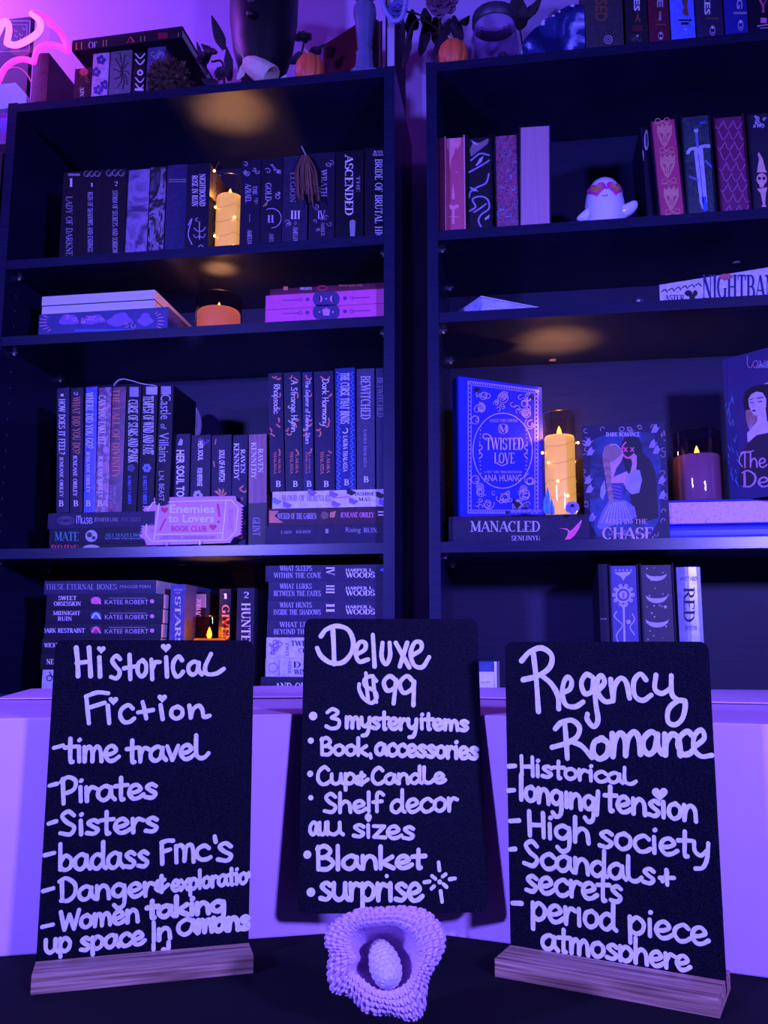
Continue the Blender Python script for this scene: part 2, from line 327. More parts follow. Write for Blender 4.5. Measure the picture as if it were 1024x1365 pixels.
# handwriting alphabet: advance, strokes; x-height 1, capitals 1.7
HW = {
'a': (1.0, [[(.75, .85), (.45, 1), (.1, .7), (.08, .25), (.35, 0), (.65, .25), (.77, .9), (.77, .9), (.78, .35), (.98, .02)]]),
'b': (.92, [[(.1, 1.75), (.1, .05)], [(.1, .5), (.4, .95), (.75, .7), (.72, .22), (.4, 0), (.1, .15)]]),
'c': (.85, [[(.75, .8), (.5, 1), (.15, .75), (.08, .35), (.3, 0), (.6, .03), (.82, .22)]]),
'd': (1.0, [[(.7, .8), (.4, .95), (.1, .65), (.1, .2), (.4, 0), (.72, .35)], [(.76, 1.75), (.76, .3), (.92, .02)]]),
'e': (.9, [[(.1, .42), (.45, .48), (.72, .7), (.5, 1), (.2, .85), (.08, .4), (.3, .02), (.6, .05), (.88, .28)]]),
'f': (.7, [[(.72, 1.5), (.5, 1.72), (.3, 1.45), (.3, 0)], [(.05, .85), (.62, .92)]]),
'g': (.95, [[(.72, .85), (.4, 1), (.1, .7), (.15, .25), (.45, .1), (.72, .45), (.75, .9), (.75, .9), (.77, 0), (.7, -.6), (.4, -.82), (.15, -.55)]]),
'h': (.92, [[(.1, 1.75), (.1, 0), (.1, 0), (.15, .6), (.42, .98), (.7, .75), (.78, 0)]]),
'i': (.38, [[(.14, 1), (.16, 0)], [(.16, 1.42), (.2, 1.46)]]),
'ı': (.38, [[(.14, 1), (.16, 0)]]),
'k': (.88, [[(.1, 1.75), (.1, 0)], [(.72, .95), (.18, .45), (.18, .45), (.78, 0)]]),
'l': (.38, [[(.14, 1.75), (.15, 0)]]),
'L': (.85, [[(.1, 1.65), (.1, .4), (.3, .03), (.6, .05), (.84, .32)]]),
'm': (1.25, [[(.08, .98), (.1, 0), (.1, 0), (.16, .65), (.36, .98), (.54, .7), (.56, 0), (.56, 0), (.62, .65), (.85, .98), (1.04, .7), (1.1, 0)]]),
'n': (.92, [[(.08, .98), (.1, 0), (.1, 0), (.16, .6), (.42, .98), (.7, .75), (.78, 0)]]),
'o': (.9, [[(.5, 1), (.16, .8), (.1, .3), (.38, 0), (.72, .25), (.74, .75), (.45, 1)]]),
'p': (.92, [[(.1, .98), (.12, -.6)], [(.1, .6), (.42, 1), (.76, .7), (.7, .22), (.4, 0), (.12, .2)]]),
'r': (.68, [[(.08, .98), (.12, 0), (.12, 0), (.16, .55), (.36, .95), (.64, .85)]]),
's': (.78, [[(.66, .85), (.42, 1), (.16, .8), (.36, .55), (.64, .3), (.45, .02), (.08, .08)]]),
't': (.68, [[(.32, 1.55), (.32, .1), (.45, 0)], [(0, .95), (.68, 1.02)]]),
'u': (.98, [[(.08, .98), (.1, .25), (.4, 0), (.7, .3), (.75, .98), (.75, .98), (.78, .25), (.94, .02)]]),
'v': (.78, [[(.05, .98), (.36, 0), (.36, 0), (.7, .98)]]),
'w': (1.15, [[(.05, .98), (.28, 0), (.28, 0), (.54, .8), (.54, .8), (.8, 0), (.8, 0), (1.08, .98)]]),
'x': (.85, [[(.05, .98), (.74, 0)], [(.74, .98), (.05, 0)]]),
'y': (.88, [[(.08, .98), (.12, .4), (.4, .15), (.7, .5)], [(.76, .98), (.7, 0), (.5, -.6), (.15, -.72)]]),
'z': (.82, [[(.08, .95), (.7, .95), (.7, .95), (.1, .03), (.1, .03), (.76, .03)]]),
'H': (1.0, [[(.1, 1.7), (.14, 0)], [(.8, 1.7), (.84, 0)], [(.12, .75), (.82, .85)]]),
'F': (.95, [[(.1, 1.65), (.14, 0)], [(.08, 1.62), (.5, 1.74), (.92, 1.7)], [(.14, .92), (.72, 1.05)]]),
'P': (.95, [[(.12, 1.6), (.16, -.1)], [(.02, 1.4), (.4, 1.72), (.82, 1.45), (.75, .9), (.4, .65), (.14, .6)]]),
'S': (1.0, [[(.8, 1.4), (.5, 1.7), (.18, 1.4), (.4, .95), (.8, .55), (.6, .05), (.08, .15)]]),
'D': (1.1, [[(.16, 1.5), (.18, .02)], [(.02, 1.5), (.4, 1.72), (.9, 1.25), (.9, .5), (.55, .02), (.1, .02)]]),
'W': (1.3, [[(.05, 1.5), (.28, 0), (.28, 0), (.62, 1.2), (.62, 1.2), (.92, 0), (.92, 0), (1.25, 1.5)]]),
'I': (.4, [[(.16, 1.65), (.18, 0)]]),
'B': (1.0, [[(.1, 1.65), (.12, 0)], [(.05, 1.5), (.45, 1.72), (.75, 1.35), (.5, .92), (.16, .85), (.16, .85), (.6, .85), (.9, .45), (.6, .02), (.12, .02)]]),
'C': (1.0, [[(.85, 1.4), (.55, 1.7), (.15, 1.25), (.08, .5), (.35, .02), (.7, .05), (.95, .3)]]),
'M': (1.2, [[(.1, 1.3), (.12, 0)], [(.12, 1.2), (.35, 1.35), (.55, 1.0), (.56, .1), (.56, .1), (.65, 1.1), (.85, 1.35), (1.02, 1.1), (1.08, 0)]]),
'R': (1.0, [[(.14, 1.6), (.16, 0)], [(.0, 1.35), (.4, 1.72), (.8, 1.4), (.6, .95), (.16, .8), (.16, .8), (.9, 0)]]),
'A': (1.05, [[(.05, 0), (.5, 1.7), (.5, 1.7), (.9, 0)], [(.15, .6), (.85, .7)]]),
'T': (.95, [[(.45, 1.65), (.45, 0)], [(.0, 1.55), (.4, 1.72), (.95, 1.66)]]),
'E': (.95, [[(.8, 1.45), (.45, 1.7), (.2, 1.35), (.45, .92), (.1, .5), (.3, .05), (.85, .3)]]),
'3': (.9, [[(.1, 1.4), (.4, 1.7), (.7, 1.4), (.35, .95), (.35, .95), (.75, .7), (.7, .15), (.35, 0), (.05, .2)]]),
'9': (.9, [[(.72, 1.5), (.4, 1.7), (.1, 1.35), (.15, .95), (.45, .85), (.72, 1.2), (.75, 1.55), (.75, 1.55), (.72, .8), (.66, 0)]]),
'&': (.9, [[(.45, 1.3), (.45, .0)], [(.62, 1.0), (.2, .85), (.35, .6), (.1, .35), (.4, .12), (.85, .6)]]),
'+': (.9, [[(.45, 1.1), (.5, 0)], [(.05, .5), (.9, .5)], [(.2, .25), (.5, .9)]]),
'/': (.5, [[(.3, 1.7), (.2, -.1)]]), "'": (.25, [[(.1, 1.75), (.14, 1.4)]]), ',': (.4, [[(.15, .12), (.2, -.25)]]), ' ': (.6, []),
}
def hw_strokes(txt):
    out = []; x = 0
    for ch in txt:
        adv, st = HW.get(ch, HW['ı'])
        for s in st: out.append([np.array(p)+np.array([x, 0]) for p in s])
        x += adv
    return out, x
def script_polys(txt, w=.17):
    st, _ = hw_strokes(txt); P = []
    for s in st: P += ribbon(smoothpts(s, 4), w)
    return P
def text_polys(txt, style):
    return {'S': lambda: serif_polys(txt), 'N': lambda: sans_polys(txt), 'B': lambda: sans_polys(txt, .025), 'H': lambda: script_polys(txt)}[style]()

class Plane:
    def __init__(s, O, U, V): s.O, s.U, s.V = np.array(O, float), nrm(U), nrm(V); s.N = np.cross(s.U, s.V)
    def uv(s, px, py):
        d = ray(px, py); t = np.dot(s.O-CAM, s.N)/np.dot(d, s.N); q = CAM+d*t-s.O; return np.array([q@s.U, q@s.V])
    def w(s, uv, off=0.0): return s.O+s.U*uv[0]+s.V*uv[1]+s.N*off
class Deco:
    """flat prints (lettering, ornament) laid on a plane of a thing"""
    def __init__(s, plane): s.p = plane; s.um = None; s.parts = {}; s.k = 0; s.base = .0004
    def _mb(s, part): return s.parts.setdefault(part, MB())
    def polys(s, P, mat, part='ornament', px=True):
        s.k += 1; off = s.base+s.k*1.0e-5; mb = s._mb(part)
        for ip, poly in enumerate(P):
            uv = [s.p.uv(*q) if px else q for q in poly]
            a = sum(uv[i][0]*uv[(i+1) % len(uv)][1]-uv[(i+1) % len(uv)][0]*uv[i][1] for i in range(len(uv)))
            if a < 0: uv = uv[::-1]
            mb.add([s.p.w((q[0] if s.um is None else min(max(q[0], .0003), s.um), max(q[1], .0006)), off+(ip % 5)*5e-6) for q in uv], [tuple(range(len(uv)))], mat)
    def poly(s, pts, mat, part='ornament'): s.polys([pts], mat, part)
    def rect(s, x0, y0, x1, y1, mat, part='ornament'): s.poly([(x0, y0), (x1, y0), (x1, y1), (x0, y1)], mat, part)
    def stroke(s, pts, w, mat, part='ornament', smooth=True): s.polys(ribbon(smoothpts(pts, 5) if smooth else pts, w), mat, part)
    def disc(s, cx, cy, r, mat, ry=None, part='ornament', n=18): s.poly([(cx+r*cos(2*pi*k/n), cy+(ry or r)*sin(2*pi*k/n)) for k in range(n)], mat, part)
    def ring(s, cx, cy, r, w, mat, ry=None, part='ornament', a0=0, a1=360, n=26):
        s.polys(flat([(cx+r*cos(radians(a0+(a1-a0)*k/n)), cy+(ry or r)*sin(radians(a0+(a1-a0)*k/n))) for k in range(n+1)], w), mat, part)
    def text(s, txt, style, d, x0, y0, x1, y1, mat, part='lettering'):
        P = text_polys(txt, style)
        if not P: return
        A = np.array([q for p in P for q in p]); lo, hi = A.min(0), A.max(0)
        c = [s.p.uv(x0, y1), s.p.uv(x1, y1), s.p.uv(x1, y0), s.p.uv(x0, y0)]      # BL BR TR TL
        if d == 'd': c = [c[3], c[0], c[1], c[2]]                                 # reads downwards, letter tops to the right
        out = []
        for p in P:
            q = []
            for pt_ in p:
                a, b = (pt_-lo)/np.maximum(hi-lo, 1e-6); q.append((c[0]*(1-a)+c[1]*a)*(1-b)+(c[3]*(1-a)+c[2]*a)*b)
            out.append(q)
        s.polys(out, mat, part, px=False)
    def heart(s, cx, cy, r, mat, part='ornament'):
        s.poly([(cx+r*.062*16*sin(t)**3, cy-r*.062*(13*cos(t)-5*cos(2*t)-2*cos(3*t)-cos(4*t))) for t in [2*pi*k/22 for k in range(22)]], mat, part)
    def done(s, root):
        for k, mb in s.parts.items(): mb.build(k, root)
# ------------------------------------------------------------------ the room
WALLY = .30
wallm = M('#b9a2d8', .8, .05, 8, bump=.03)
mb = MB(); mb.bx(-1.6, 3.2, WALLY, WALLY+.1, 0, 2.8, wallm); struct(mb, 'wall_back')
mb = MB(); mb.bx(-1.6, 3.2, -3.2, WALLY+.1, -.1, 0, M('#3a3230', .6)); struct(mb, 'floor')
mb = MB(); mb.bx(-1.6, 3.2, -3.2, WALLY+.1, 2.8, 2.9, M('#8d8796', .9)); struct(mb, 'ceiling')

# ------------------------------------------------------------------ bookcases
LAM = Mlaminate(); BACK = Mlaminate(.5, .22); PIN = M('#b8b8c0', .25, .05, metal=.9); S1, S2, S3, S4, TOP, TH, DEP, WID = 1.681, 1.5225, 1.1030, .835, 2.02, .0195, .28, .80
LX, RX = 0.0, 0.8607
def bookcase(x0, label, pins):
    r = thing('bookcase', label, 'bookcase', (x0+WID/2, DEP/2, 0), 'pair of black bookcases')
    for a in (x0, x0+WID-.020):
        mb = MB(); mb.bx(a, a+.020, 0, DEP, 0, TOP+.002, LAM); mb.build('side_panel', r)
    xi, xo = x0+.020, x0+WID-.020
    mb = MB(); mb.bx(xi, xo, 0, DEP, TOP-.019, TOP-.0005, LAM); mb.build('top_panel', r)
    mb = MB(); mb.bx(xi, xo, DEP-.006, DEP, .04, TOP-.019, BACK); mb.build('back_panel', r)
    for z in (S1, S2, S3, S4, .50, .09):
        mb = MB(); mb.bx(xi, xo, .002, DEP-.006, z-TH, z-.0005, LAM); mb.build('shelf', r)
    mb = MB(); mb.bx(xi, xo, .02, .035, 0, .09-TH, LAM); mb.build('plinth', r)
    for z in (S1, S2, S3, S4):
        for sx, xx in ((1, xi), (-1, xo)):
            for yy in (.04, .22):
                mb = MB(); mb.lathe((xx, yy, z-TH-.005), [(.0001, 0), (.003, 0), (.003, .008), (.0001, .008)], PIN, 10, X*sx); mb.bx(min(xx, xx+sx*.012), max(xx, xx+sx*.012), yy-.004, yy+.004, z-TH-.0035, z-TH-.0005, PIN); mb.build('shelf_pin', r)
    mb = MB()
    for k in range(22):
        for sx, xx in ((1, xi), (-1, xo)):
            z = .95+k*.032
            if min(abs(z-s+TH/2) for s in (S1, S2, S3)) > .022: mb.lathe((xx, .04, z), [(.0026, .0003), (.0018, .0004), (.0001, .0003)], M('#55555f', .4), 10, X*sx)
    mb.build('peg_holes', r)
    return r
bc_l = bookcase(LX, 'tall black bookcase on the left, carrying the neon sign and dark urn on its top', 1)
bc_r = bookcase(RX, 'tall black bookcase on the right, with the little ghost on its upper shelf', 1)
for px, py, z, own in ((982, 350, S1-TH, bc_r), (737, 480, S2-TH, bc_r), (242, 753, S3-TH, bc_l)):
    c = atz(px, py, z)
    if 0.03 < c[1] < .25: mb = MB(); mb.lathe((c[0], c[1], z), [(.0001, -.0012), (.006, -.0012), (.0075, 0)], M('#9a8f92', .4), 16); mb.build('cam_lock_cover', own)

# ------------------------------------------------------------------ table, white riser
mb = MB(); mb.bx(-.25, 2.15, -1.18, -.015, .578, .603, M('#0a0a12', .85, .2, 300, spec=.15)); TT = thing('display_table', 'black cloth covered table in the foreground carrying the three signs', 'table', (.95, -.6, 0))
mb.build('tabletop', TT)
for a in (-.2, 2.06):
    for b in (-1.14, -.09):
        mb = MB(); mb.bx(a, a+.04, b, b+.04, 0, .578, M('#15131a', .6)); mb.build('leg', TT)
mb = MB(); P = [(-.252, -1.182), (2.152, -1.182), (2.152, -.013), (-.252, -.013)]
for i in range(4):                                             # hanging skirt of the cloth, softly waved
    a, b = np.array(P[i]), np.array(P[(i+1) % 4]); n = 40; d = b-a; nn = nrm((d[1], -d[0]))
    top = [a+d*k/n+nn*.002 for k in range(n+1)]; bot = [a+d*k/n+nn*(.006+.010*sin(k*1.7)**2 if i != 2 else .002) for k in range(n+1)]
    mb.add([(*q, .603) for q in top]+[(*q, .30) for q in bot], [(k, k+n+1, k+n+2, k+1) for k in range(n)], M('#0a0a12', .85, .2, 300, spec=.15), True)
mb.build('tablecloth', TT)

WHT = M('#dcb0dc', .6, .03, 20)
fp = [(.407, -.650), (.868, -.4703), (1.42, -.607), (1.50, -.02), (.60, -.012), (.213, -.150)]
mb = MB(); zt = .603; dp = [.8450, .8450, .8450, .8525, .8525, .8505]
v = [(*p, zt) for p in fp]+[(*p, z) for p, z in zip(fp, dp)]
fs = [(0, 5, 4, 3, 2, 1)]+[(i, (i+1) % 6, (i+1) % 6+6, i+6) for i in range(6)]+[(6, 7, 8, 9, 10, 11)]
mb.add(v, fs, WHT)
RISER = thing('display_riser', 'wide white display box behind the three chalkboard signs', 'display box', (.95, -.3, .603)); ob = mb.build('box', RISER)
bv = ob.modifiers.new('bevel', 'BEVEL'); bv.width = .002; bv.segments = 2; bv.limit_method = 'ANGLE'
# folded lid flap lying along the top
mb = MB()
def topz(x, y): return .8478+.0006
sl = [np.array((.300, -.385, .8492)), np.array((.845, -.250, .8505)), np.array((1.45, -.330, .8495))]
mb.add([*sl, *[q+np.array((0, .002, .0016)) for q in sl], (.216, -.150, .8522), (.60, -.014, .8540), (1.49, -.022, .8540)], [(0, 1, 4, 3), (1, 2, 5, 4), (3, 4, 7, 6), (4, 5, 8, 7)], WHT)
mb.build('lid_flap', RISER)

# ------------------------------------------------------------------ books
INK = {'w': M('#dcdce6', .5, .05), 'g': M('#b79a63', .35, .1, metal=.3), 's': M('#b9bdcc', .3, .08, metal=.3), 'p': M('#d98ab0', .5), 'd': M('#15141c', .6),
       'm': M('#8b8a98', .5), 'r': M('#c02a4a', .5), 'o': M('#c9764f', .5), 't': M('#2f8f86', .5), 'b': M('#3f63d8', .4), 'lw': M('#a9a7bd', .5), 'dg': M('#4c4a5c', .5), 'pk': M('#e8558f', .5), 'br': M('#6d4a3a', .5), 'cr': M('#d8cdb8', .6), 'v': M('#7a5bb0', .5)}
def ink(c): return INK[c] if c in INK else M(c, .5)
def add_book(O, T, L, D, t, l, d, cover, pages, label, mode='spine', hard=False, name='book', cat='book', group=None, pagemat=None, face=None):
    """O: corner on the visible face; T thickness axis, L length axis, D depth axis"""
    O, T, L, D = map(lambda a: np.array(a, float), (O, T, L, D)); b = .0026 if hard else .0008; e = .003 if hard else .0004
    r = thing(name, label, cat, O+T*t/2+D*d/2 if abs(L[2]) > .5 else O+L*l/2+D*d/2, group)
    cm = cover if not isinstance(cover, str) else M(cover, .5 if not hard else .55, .18, 120, spec=.16)
    mb = MB()
    if mode == 'spine':
        mb.box(O+D*b*.9, T*b, L*l, D*(d-b*.9), cm); mb.box(O+D*b*.9+T*(t-b), T*b, L*l, D*(d-b*.9), cm)
        n = 6; bul = min(.0022, t*.08) if hard else .0004                     # gently rounded spine
        pr = [O+T*(t*k/n)+D*(bul*(2*k/n-1)**2*1.0) for k in range(n+1)]+[O+T*t+D*b, O+D*b]
        mb.prism(pr, L*l, face or cm)
        pg = (O+T*b+L*e+D*b, T*(t-2*b), L*(l-2*e), D*(d-b-e))
    elif mode == 'pages':
        mb.box(O, T*b, L*l, D*d, cm); mb.box(O+T*(t-b), T*b, L*l, D*d, cm); mb.box(O+D*(d-b)+T*b, T*(t-2*b), L*l, D*b, cm)
        pg = (O+T*b+L*e+D*e, T*(t-2*b), L*(l-2*e), D*(d-b-e))
    elif mode == 'cover':                                                     # T runs across the front cover
        mb.box(O, T*t, L*l, D*b, cm); mb.box(O+D*(d-b), T*t, L*l, D*b, cm); mb.box(O+D*b, T*b, L*l, D*(d-2*b), cm)
        pg = (O+T*b+L*e+D*b, T*(t-b-e), L*(l-2*e), D*(d-2*b))
    elif mode == 'top':                                                       # lying book whose head or foot (page) edge faces out
        mb.box(O, T*b, L*l, D*d, cm); mb.box(O+T*(t-b), T*b, L*l, D*d, cm); mb.box(O+T*b, T*(t-2*b), L*b, D*d, cm)
        pg = (O+T*b+L*b+D*e, T*(t-2*b), L*(l-b-e), D*(d-2*e))
    mb.build('cover', r)
    mb = MB(); ta = int(np.argmax(np.abs(D if mode == 'cover' else T))); mb.box(*pg, pagemat or Mpages(pages, ta)); mb.build('page_block', r)
    return r
GAP = .0006
def clampx(a, b): return (a, min(b, .7792)) if a < .8 else (max(a, .8815), min(b, 1.6395))   # stay between the side panels
LOG = []
def upright(x0, x1, yt, zs, yf, cover, label, texts=(), orn=None, xb=None, d=.14, hard=False, mode='spine', pages='#cfc8bd', group=None, pagemat=None, face=None, name='book', zb=None):
    A, B = at(x0, yt, yf), at(x1, yt, yf); zt_ = A[2]; A[0], B[0] = clampx(A[0], B[0]); t = B[0]-A[0]-GAP
    L = Z.copy(); Xb = A[0]
    if xb is not None:
        q = proj((A[0], yf, zs)); Xb = A[0]+(at(xb, q[1], yf)[0]-at(q[0], q[1], yf)[0]); L = nrm((A[0]-Xb, 0, zt_-zs))
    T = nrm(np.cross(Y, L)); T = T if T[0] > 0 else -T
    O = np.array((Xb, yf, zs+(max(0, T[2]*-1)*t if L[0] > 0 else 0))); l = (zt_-zs)/L[2]; LOG.append((label[:30], round(l, 3), round(t, 3)))
    r = add_book(O, T, L, Y, t*1.0, l, min(d, .268-yf), cover, pages, label, mode, hard, group=group, pagemat=pagemat, face=face, name=name)
    pl = Plane(O+(Y*(.003 if hard else .0004) if mode == 'pages' else 0*Y), T, L); dc = Deco(pl); dc.base = .0005; dc.um = t-.0005
    if orn: orn(dc)
    for (s, st, dr, a, b_, c, d_, col) in texts: dc.text(s, st, dr, a, b_, c, d_, ink(col))
    dc.done(r); return r
def lying(x0, x1, z0, z1, yf, cover, label, texts=(), orn=None, d=.14, hard=False, mode='spine', pages='#cfc8bd', group=None, pagemat=None, face=None, ym=None, name='book'):
    ym = ym or proj((.4, yf, (z0+z1)/2))[1]; X0, X1 = clampx(at(x0, ym, yf)[0], at(x1, ym, yf)[0])
    O = np.array((X0, yf, z0)); LOG.append((label[:30], round(X1-X0, 3), round(z1-z0, 3)))
    r = add_book(O, Z, X, Y, z1-z0-.0003, X1-X0, min(d, .268-yf), cover, pages, label, mode, hard, group=group, pagemat=pagemat, face=face, name=name)
    dc = Deco(Plane(O+(Y*(.003 if hard else .0004) if mode != 'spine' else 0*Y), X, Z)); dc.base = .0005; dc.um = X1-X0-.0005
    if orn: orn(dc)
    for (s, st, dr, a, b_, c, d_, col) in texts: dc.text(s, st, dr, a, b_, c, d_, ink(col))
    dc.done(r); return r
def zat(px, py, y): return at(px, py, y)[2]
# ================================================================== LEFT CASE, upper row
G1 = 'books standing on the upper shelf of the left bookcase'; y1 = .035
upright(85, 108, 230, S1, y1, '#16141f', 'dark book with one long line of pale serif letters, first of the upper left row', [('LADY OF DARKNESS', 'S', 'd', 88, 262, 97, 352, 'm'), ('I', 'S', 'r', 93, 238, 97, 249, 'w')], lambda d: d.rect(91, 231.5, 107, 234.5, INK['m']), group=G1)
def swirltop(x0, x1, y0, n=3):
    def f(d):
        w = (x1-x0)
        for k in range(n):
            cx = x0+w*(k+.5)/n; d.ring(cx, y0+3, w*.16, .8, INK['m'], a0=0, a1=280); d.stroke([(cx, y0+6), (cx+2, y0+3), (cx+w*.2, y0+1)], .8, INK['m'])
    return f
upright(108, 138, 228, S1, y1, '#15131e', 'black book with a small figure one above its title, second of the upper left row', [('RUIN of SHADOWS and ENDINGS', 'S', 'd', 117, 256, 124, 336, 'lw'), ('1', 'S', 'r', 121, 244, 124, 249, 'w')], swirltop(112, 134, 229), group=G1)
upright(138, 170, 226.5, S1, y1, '#14121d', 'black book with a small figure two above its title, third of the upper left row', [('STORM of SECRETS and SORROW', 'S', 'd', 150, 254, 157, 338, 'lw'), ('2', 'S', 'r', 153, 242, 157, 248, 'w')], swirltop(142, 166, 228), group=G1)
upright(170, 201, 227, S1, y1+.006, '#1c1826', 'book with a misty purple painted page edge facing out', mode='pages', pagemat=Mpat('noise', ('#2b2340', '#5b4a78', '#8d7aa8', '#3a2e55', '#7a5070'), 14, .5, 1.5), group=G1)
upright(201, 223, 223, S1, y1+.004, '#0d0c14', 'book with a black and grey marbled page edge facing out', mode='pages', pagemat=Mpat('noise', ('#07070c', '#0b0a12', '#8a86a8', '#0a0a10', '#16131f', '#6c688c'), 26, .5, 2.5, (1, 1, .45)), group=G1)
upright(223, 250, 220.5, S1, y1, '#2a2a52', 'plain blue grey hardback with two bands near the top of its rounded spine', [], lambda d: (d.rect(225, 239, 248, 240, INK['m']), d.rect(225, 242, 248, 243, INK['m'])), hard=True, group=G1)
def nb(d):
    d.stroke([(251, 300), (256, 292), (251, 312), (256, 326)], 1.2, INK['lw']); d.stroke([(266, 296), (266, 319)], 1.3, INK['lw']); d.stroke([(259, 304), (263, 308), (270, 308), (274, 303)], 1.1, INK['lw']); d.ring(263, 293, 2, 1, INK['lw'], a0=60, a1=300)
    d.stroke([(258, 313), (261, 317), (266, 315), (271, 317), (274, 312)], .9, INK['lw']); d.ring(268, 330, 3, 1, INK['lw'])
upright(250, 281, 219.5, S1, y1, '#15142a', 'black book with a sword emblem and bunched pale title, just left of the upper candle', [('NIGHTBOUND', 'S', 'd', 266, 232, 274, 275, 'w'), ('ROSE IN RUIN', 'S', 'd', 256, 234, 264, 275, 'w')], nb, group=G1)
def filig(x0, x1, y0, y1, seed, n=7, col='m', w=.8):
    def f(d):
        rn = random.Random(seed)
        for k in range(n):
            cx, cy, r = rn.uniform(x0+3, x1-3), rn.uniform(y0+3, y1-3), rn.uniform(2, 5); s = rn.choice((-1, 1)); a = rn.uniform(0, 6.3)
            d.stroke([(max(x0+.5, min(x1-.5, cx+s*r*(1-.12*j)*cos(a+j*.8))), cy+r*(1-.12*j)*sin(a+j*.8)) for j in range(8)], w, ink(col))
    return f
upright(322, 348.5, 214.5, S1, y1, '#1a1830', 'black book with scrolls at its head, first to the right of the upper candle', [('THE', 'S', 'd', 337, 248, 343, 260, 'lw'), ('AZRAEL', 'S', 'd', 327, 245, 335, 270, 'lw'), ('AMELIA', 'S', 'd', 330, 306, 336, 326, 'lw')], lambda d: (filig(324, 346, 216, 236, 1, 6, 'lw')(d), filig(338, 347, 262, 276, 4, 2)(d), d.stroke([(333, 286), (333, 296)], .7, INK['m'])), group=G1)
upright(349, 377.5, 212.5, S1, y1, '#18172c', 'black book with scrolls and a roman two, second to the right of the upper candle', [('GOLD', 'S', 'd', 354, 244, 362, 268, 'lw'), ('II', 'S', 'r', 357, 287, 365, 297, 'lw'), ('AMELIA', 'S', 'd', 359, 311, 365, 328, 'm')], lambda d: (filig(351, 376, 214, 234, 2, 6, 'lw')(d), d.ring(362, 291, 13, 1, INK['lw'], a0=-120, a1=90), filig(366, 376, 252, 268, 5, 3, 'lw')(d), d.poly([(350, 276), (358, 266), (356, 274)], INK['g'])), group=G1)
upright(378, 411, 209, S1, y1, '#26253f', 'dark book with a roman three, behind the hanging tassel', [('LEGION', 'S', 'd', 387, 230, 394, 270, 'm'), ('III', 'S', 'r', 388, 281, 400, 292, 'w'), ('AMELIA', 'S', 'd', 391, 302, 397, 322, 'lw')], lambda d: filig(380, 398, 294, 304, 3, 4)(d), group=G1)
upright(413, 447, 205, S1, y1, '#1b1a30', 'dark book with a roman four, right beside the tassel', [('WRATH', 'S', 'd', 428, 226, 436, 262, 'lw'), ('OF', 'S', 'd', 422, 250, 428, 258, 'm'), ('IV', 'S', 'r', 424, 281, 434, 292, 'lw'), ('AMBER', 'S', 'd', 428, 296, 433, 315, 'm')], lambda d: (filig(415, 445, 272, 310, 8, 8)(d), filig(430, 445, 208, 228, 12, 3)(d)), group=G1)
def asc(d): d.poly([(466, 296), (474, 294), (473, 315), (467, 315)], INK['m']); d.disc(470, 297, 4, INK['m'])
upright(448, 485, 202.5, S1, y1, '#10101e', 'wide black book with large widely spaced capitals running down its spine', [('ASCENDED', 'S', 'd', 460, 206, 471, 287, 'w'), ('THE', 'S', 'd', 475, 235, 480, 256, 'm')], asc, group=G1)
upright(486.5, 520, 198, S1, y1, '#121022', 'black book with bold white capitals at the right end of the upper left row', [('BRIDE OF BRUTAL HIGH', 'S', 'd', 500, 212, 510, 326, 'w'), ('KATE', 'S', 'r', 499, 201, 511, 204, 'w'), ('STEVEN', 'S', 'r', 497, 205, 511, 208, 'w')], group=G1)

# second cell: flat stacks
zz = lambda py, y=.03, px=140: zat(px, py, y)
lying(52, 224, S2, zz(414), .03, '#2b2850', 'lying book with a violet blossom and sunburst print on its page edge', None or [], lambda d: ([d.poly([(92+34*k+rx*cos(t)*(1+.25*sin(3*t)), 426+ry*sin(t)*(1+.3*cos(2*t+k))) for t in [2*pi*j/20 for j in range(20)]], INK['v']) for k, (rx, ry) in enumerate(((12, 9), (14, 7), (16, 8), (10, 7)))],
    [d.stroke([(72+10*cos(a), 430+10*sin(a)), (72+20*cos(a), 430+13*sin(a))], 1, INK['p']) for a in [2+.38*k for k in range(6)]], [d.stroke([(205+6*cos(a), 428+10*sin(a)), (205+14*cos(a), 428+13*sin(a))], 1, INK['p']) for a in [-1.2+.4*k for k in range(6)]], filig(85, 200, 418, 438, 31, 12, 'p')(d), d.rect(100, 439, 180, 442, INK['b'])), mode='top', d=.16, pagemat=M('#3a3a78', .5))
lying(56, 206, zz(414), zz(402), .034, '#191722', 'plain pale paged book lying on the blossom edged book', mode='top', pages='#d8d2cc', d=.22)
lying(56, 206.5, zz(402), zz(388.5), .034, '#191722', 'topmost pale paged book of the flat stack left of the squat candle', mode='top', pages='#d8d2cc', d=.22)
def moonband(cy, moon):
    def f(d):
        c = (435, cy); W = 18; d.poly([(c[0]+W*cos(t), cy+9.5*max(-1, min(1, 1.5*sin(t)))) for t in [2*pi*k/24 for k in range(24)]], M('#3b2a66', .5))
        if moon:
            for s in (-1, 1): d.polys([[(c[0]+s*9+s*-4*cos(t), cy+4.5*sin(t)) for t in [-1.6+3.2*k/8 for k in range(9)]]+[(c[0]+s*9+s*-1.2*cos(t), cy+4.5*sin(t)) for t in [1.6-3.2*k/8 for k in range(9)]]], INK['p'])
            d.disc(c[0], cy, 1.2, INK['p'])
        else:
            for k in range(-2, 3): d.stroke([(c[0]+k*2.2, cy-5+abs(k)), (c[0]+k*1.6, cy+4)], 1.6, INK['p'])
            d.disc(c[0]-9, cy, 1.2, INK['p']); d.disc(c[0]+9, cy, 1.2, INK['p'])
        for s in (-1, 1):
            d.disc(c[0]+s*25, cy+s*-.8, 2.6, M('#5a2a7a')); d.ring(c[0]+s*34, cy+s*-1, 2.2, .7, M('#5a2a7a')); d.stroke([(c[0]+s*37, cy+s*-1.2), (c[0]+s*58, cy+s*-2.2)], .9, M('#5a2a7a'))
    return f
z = zz
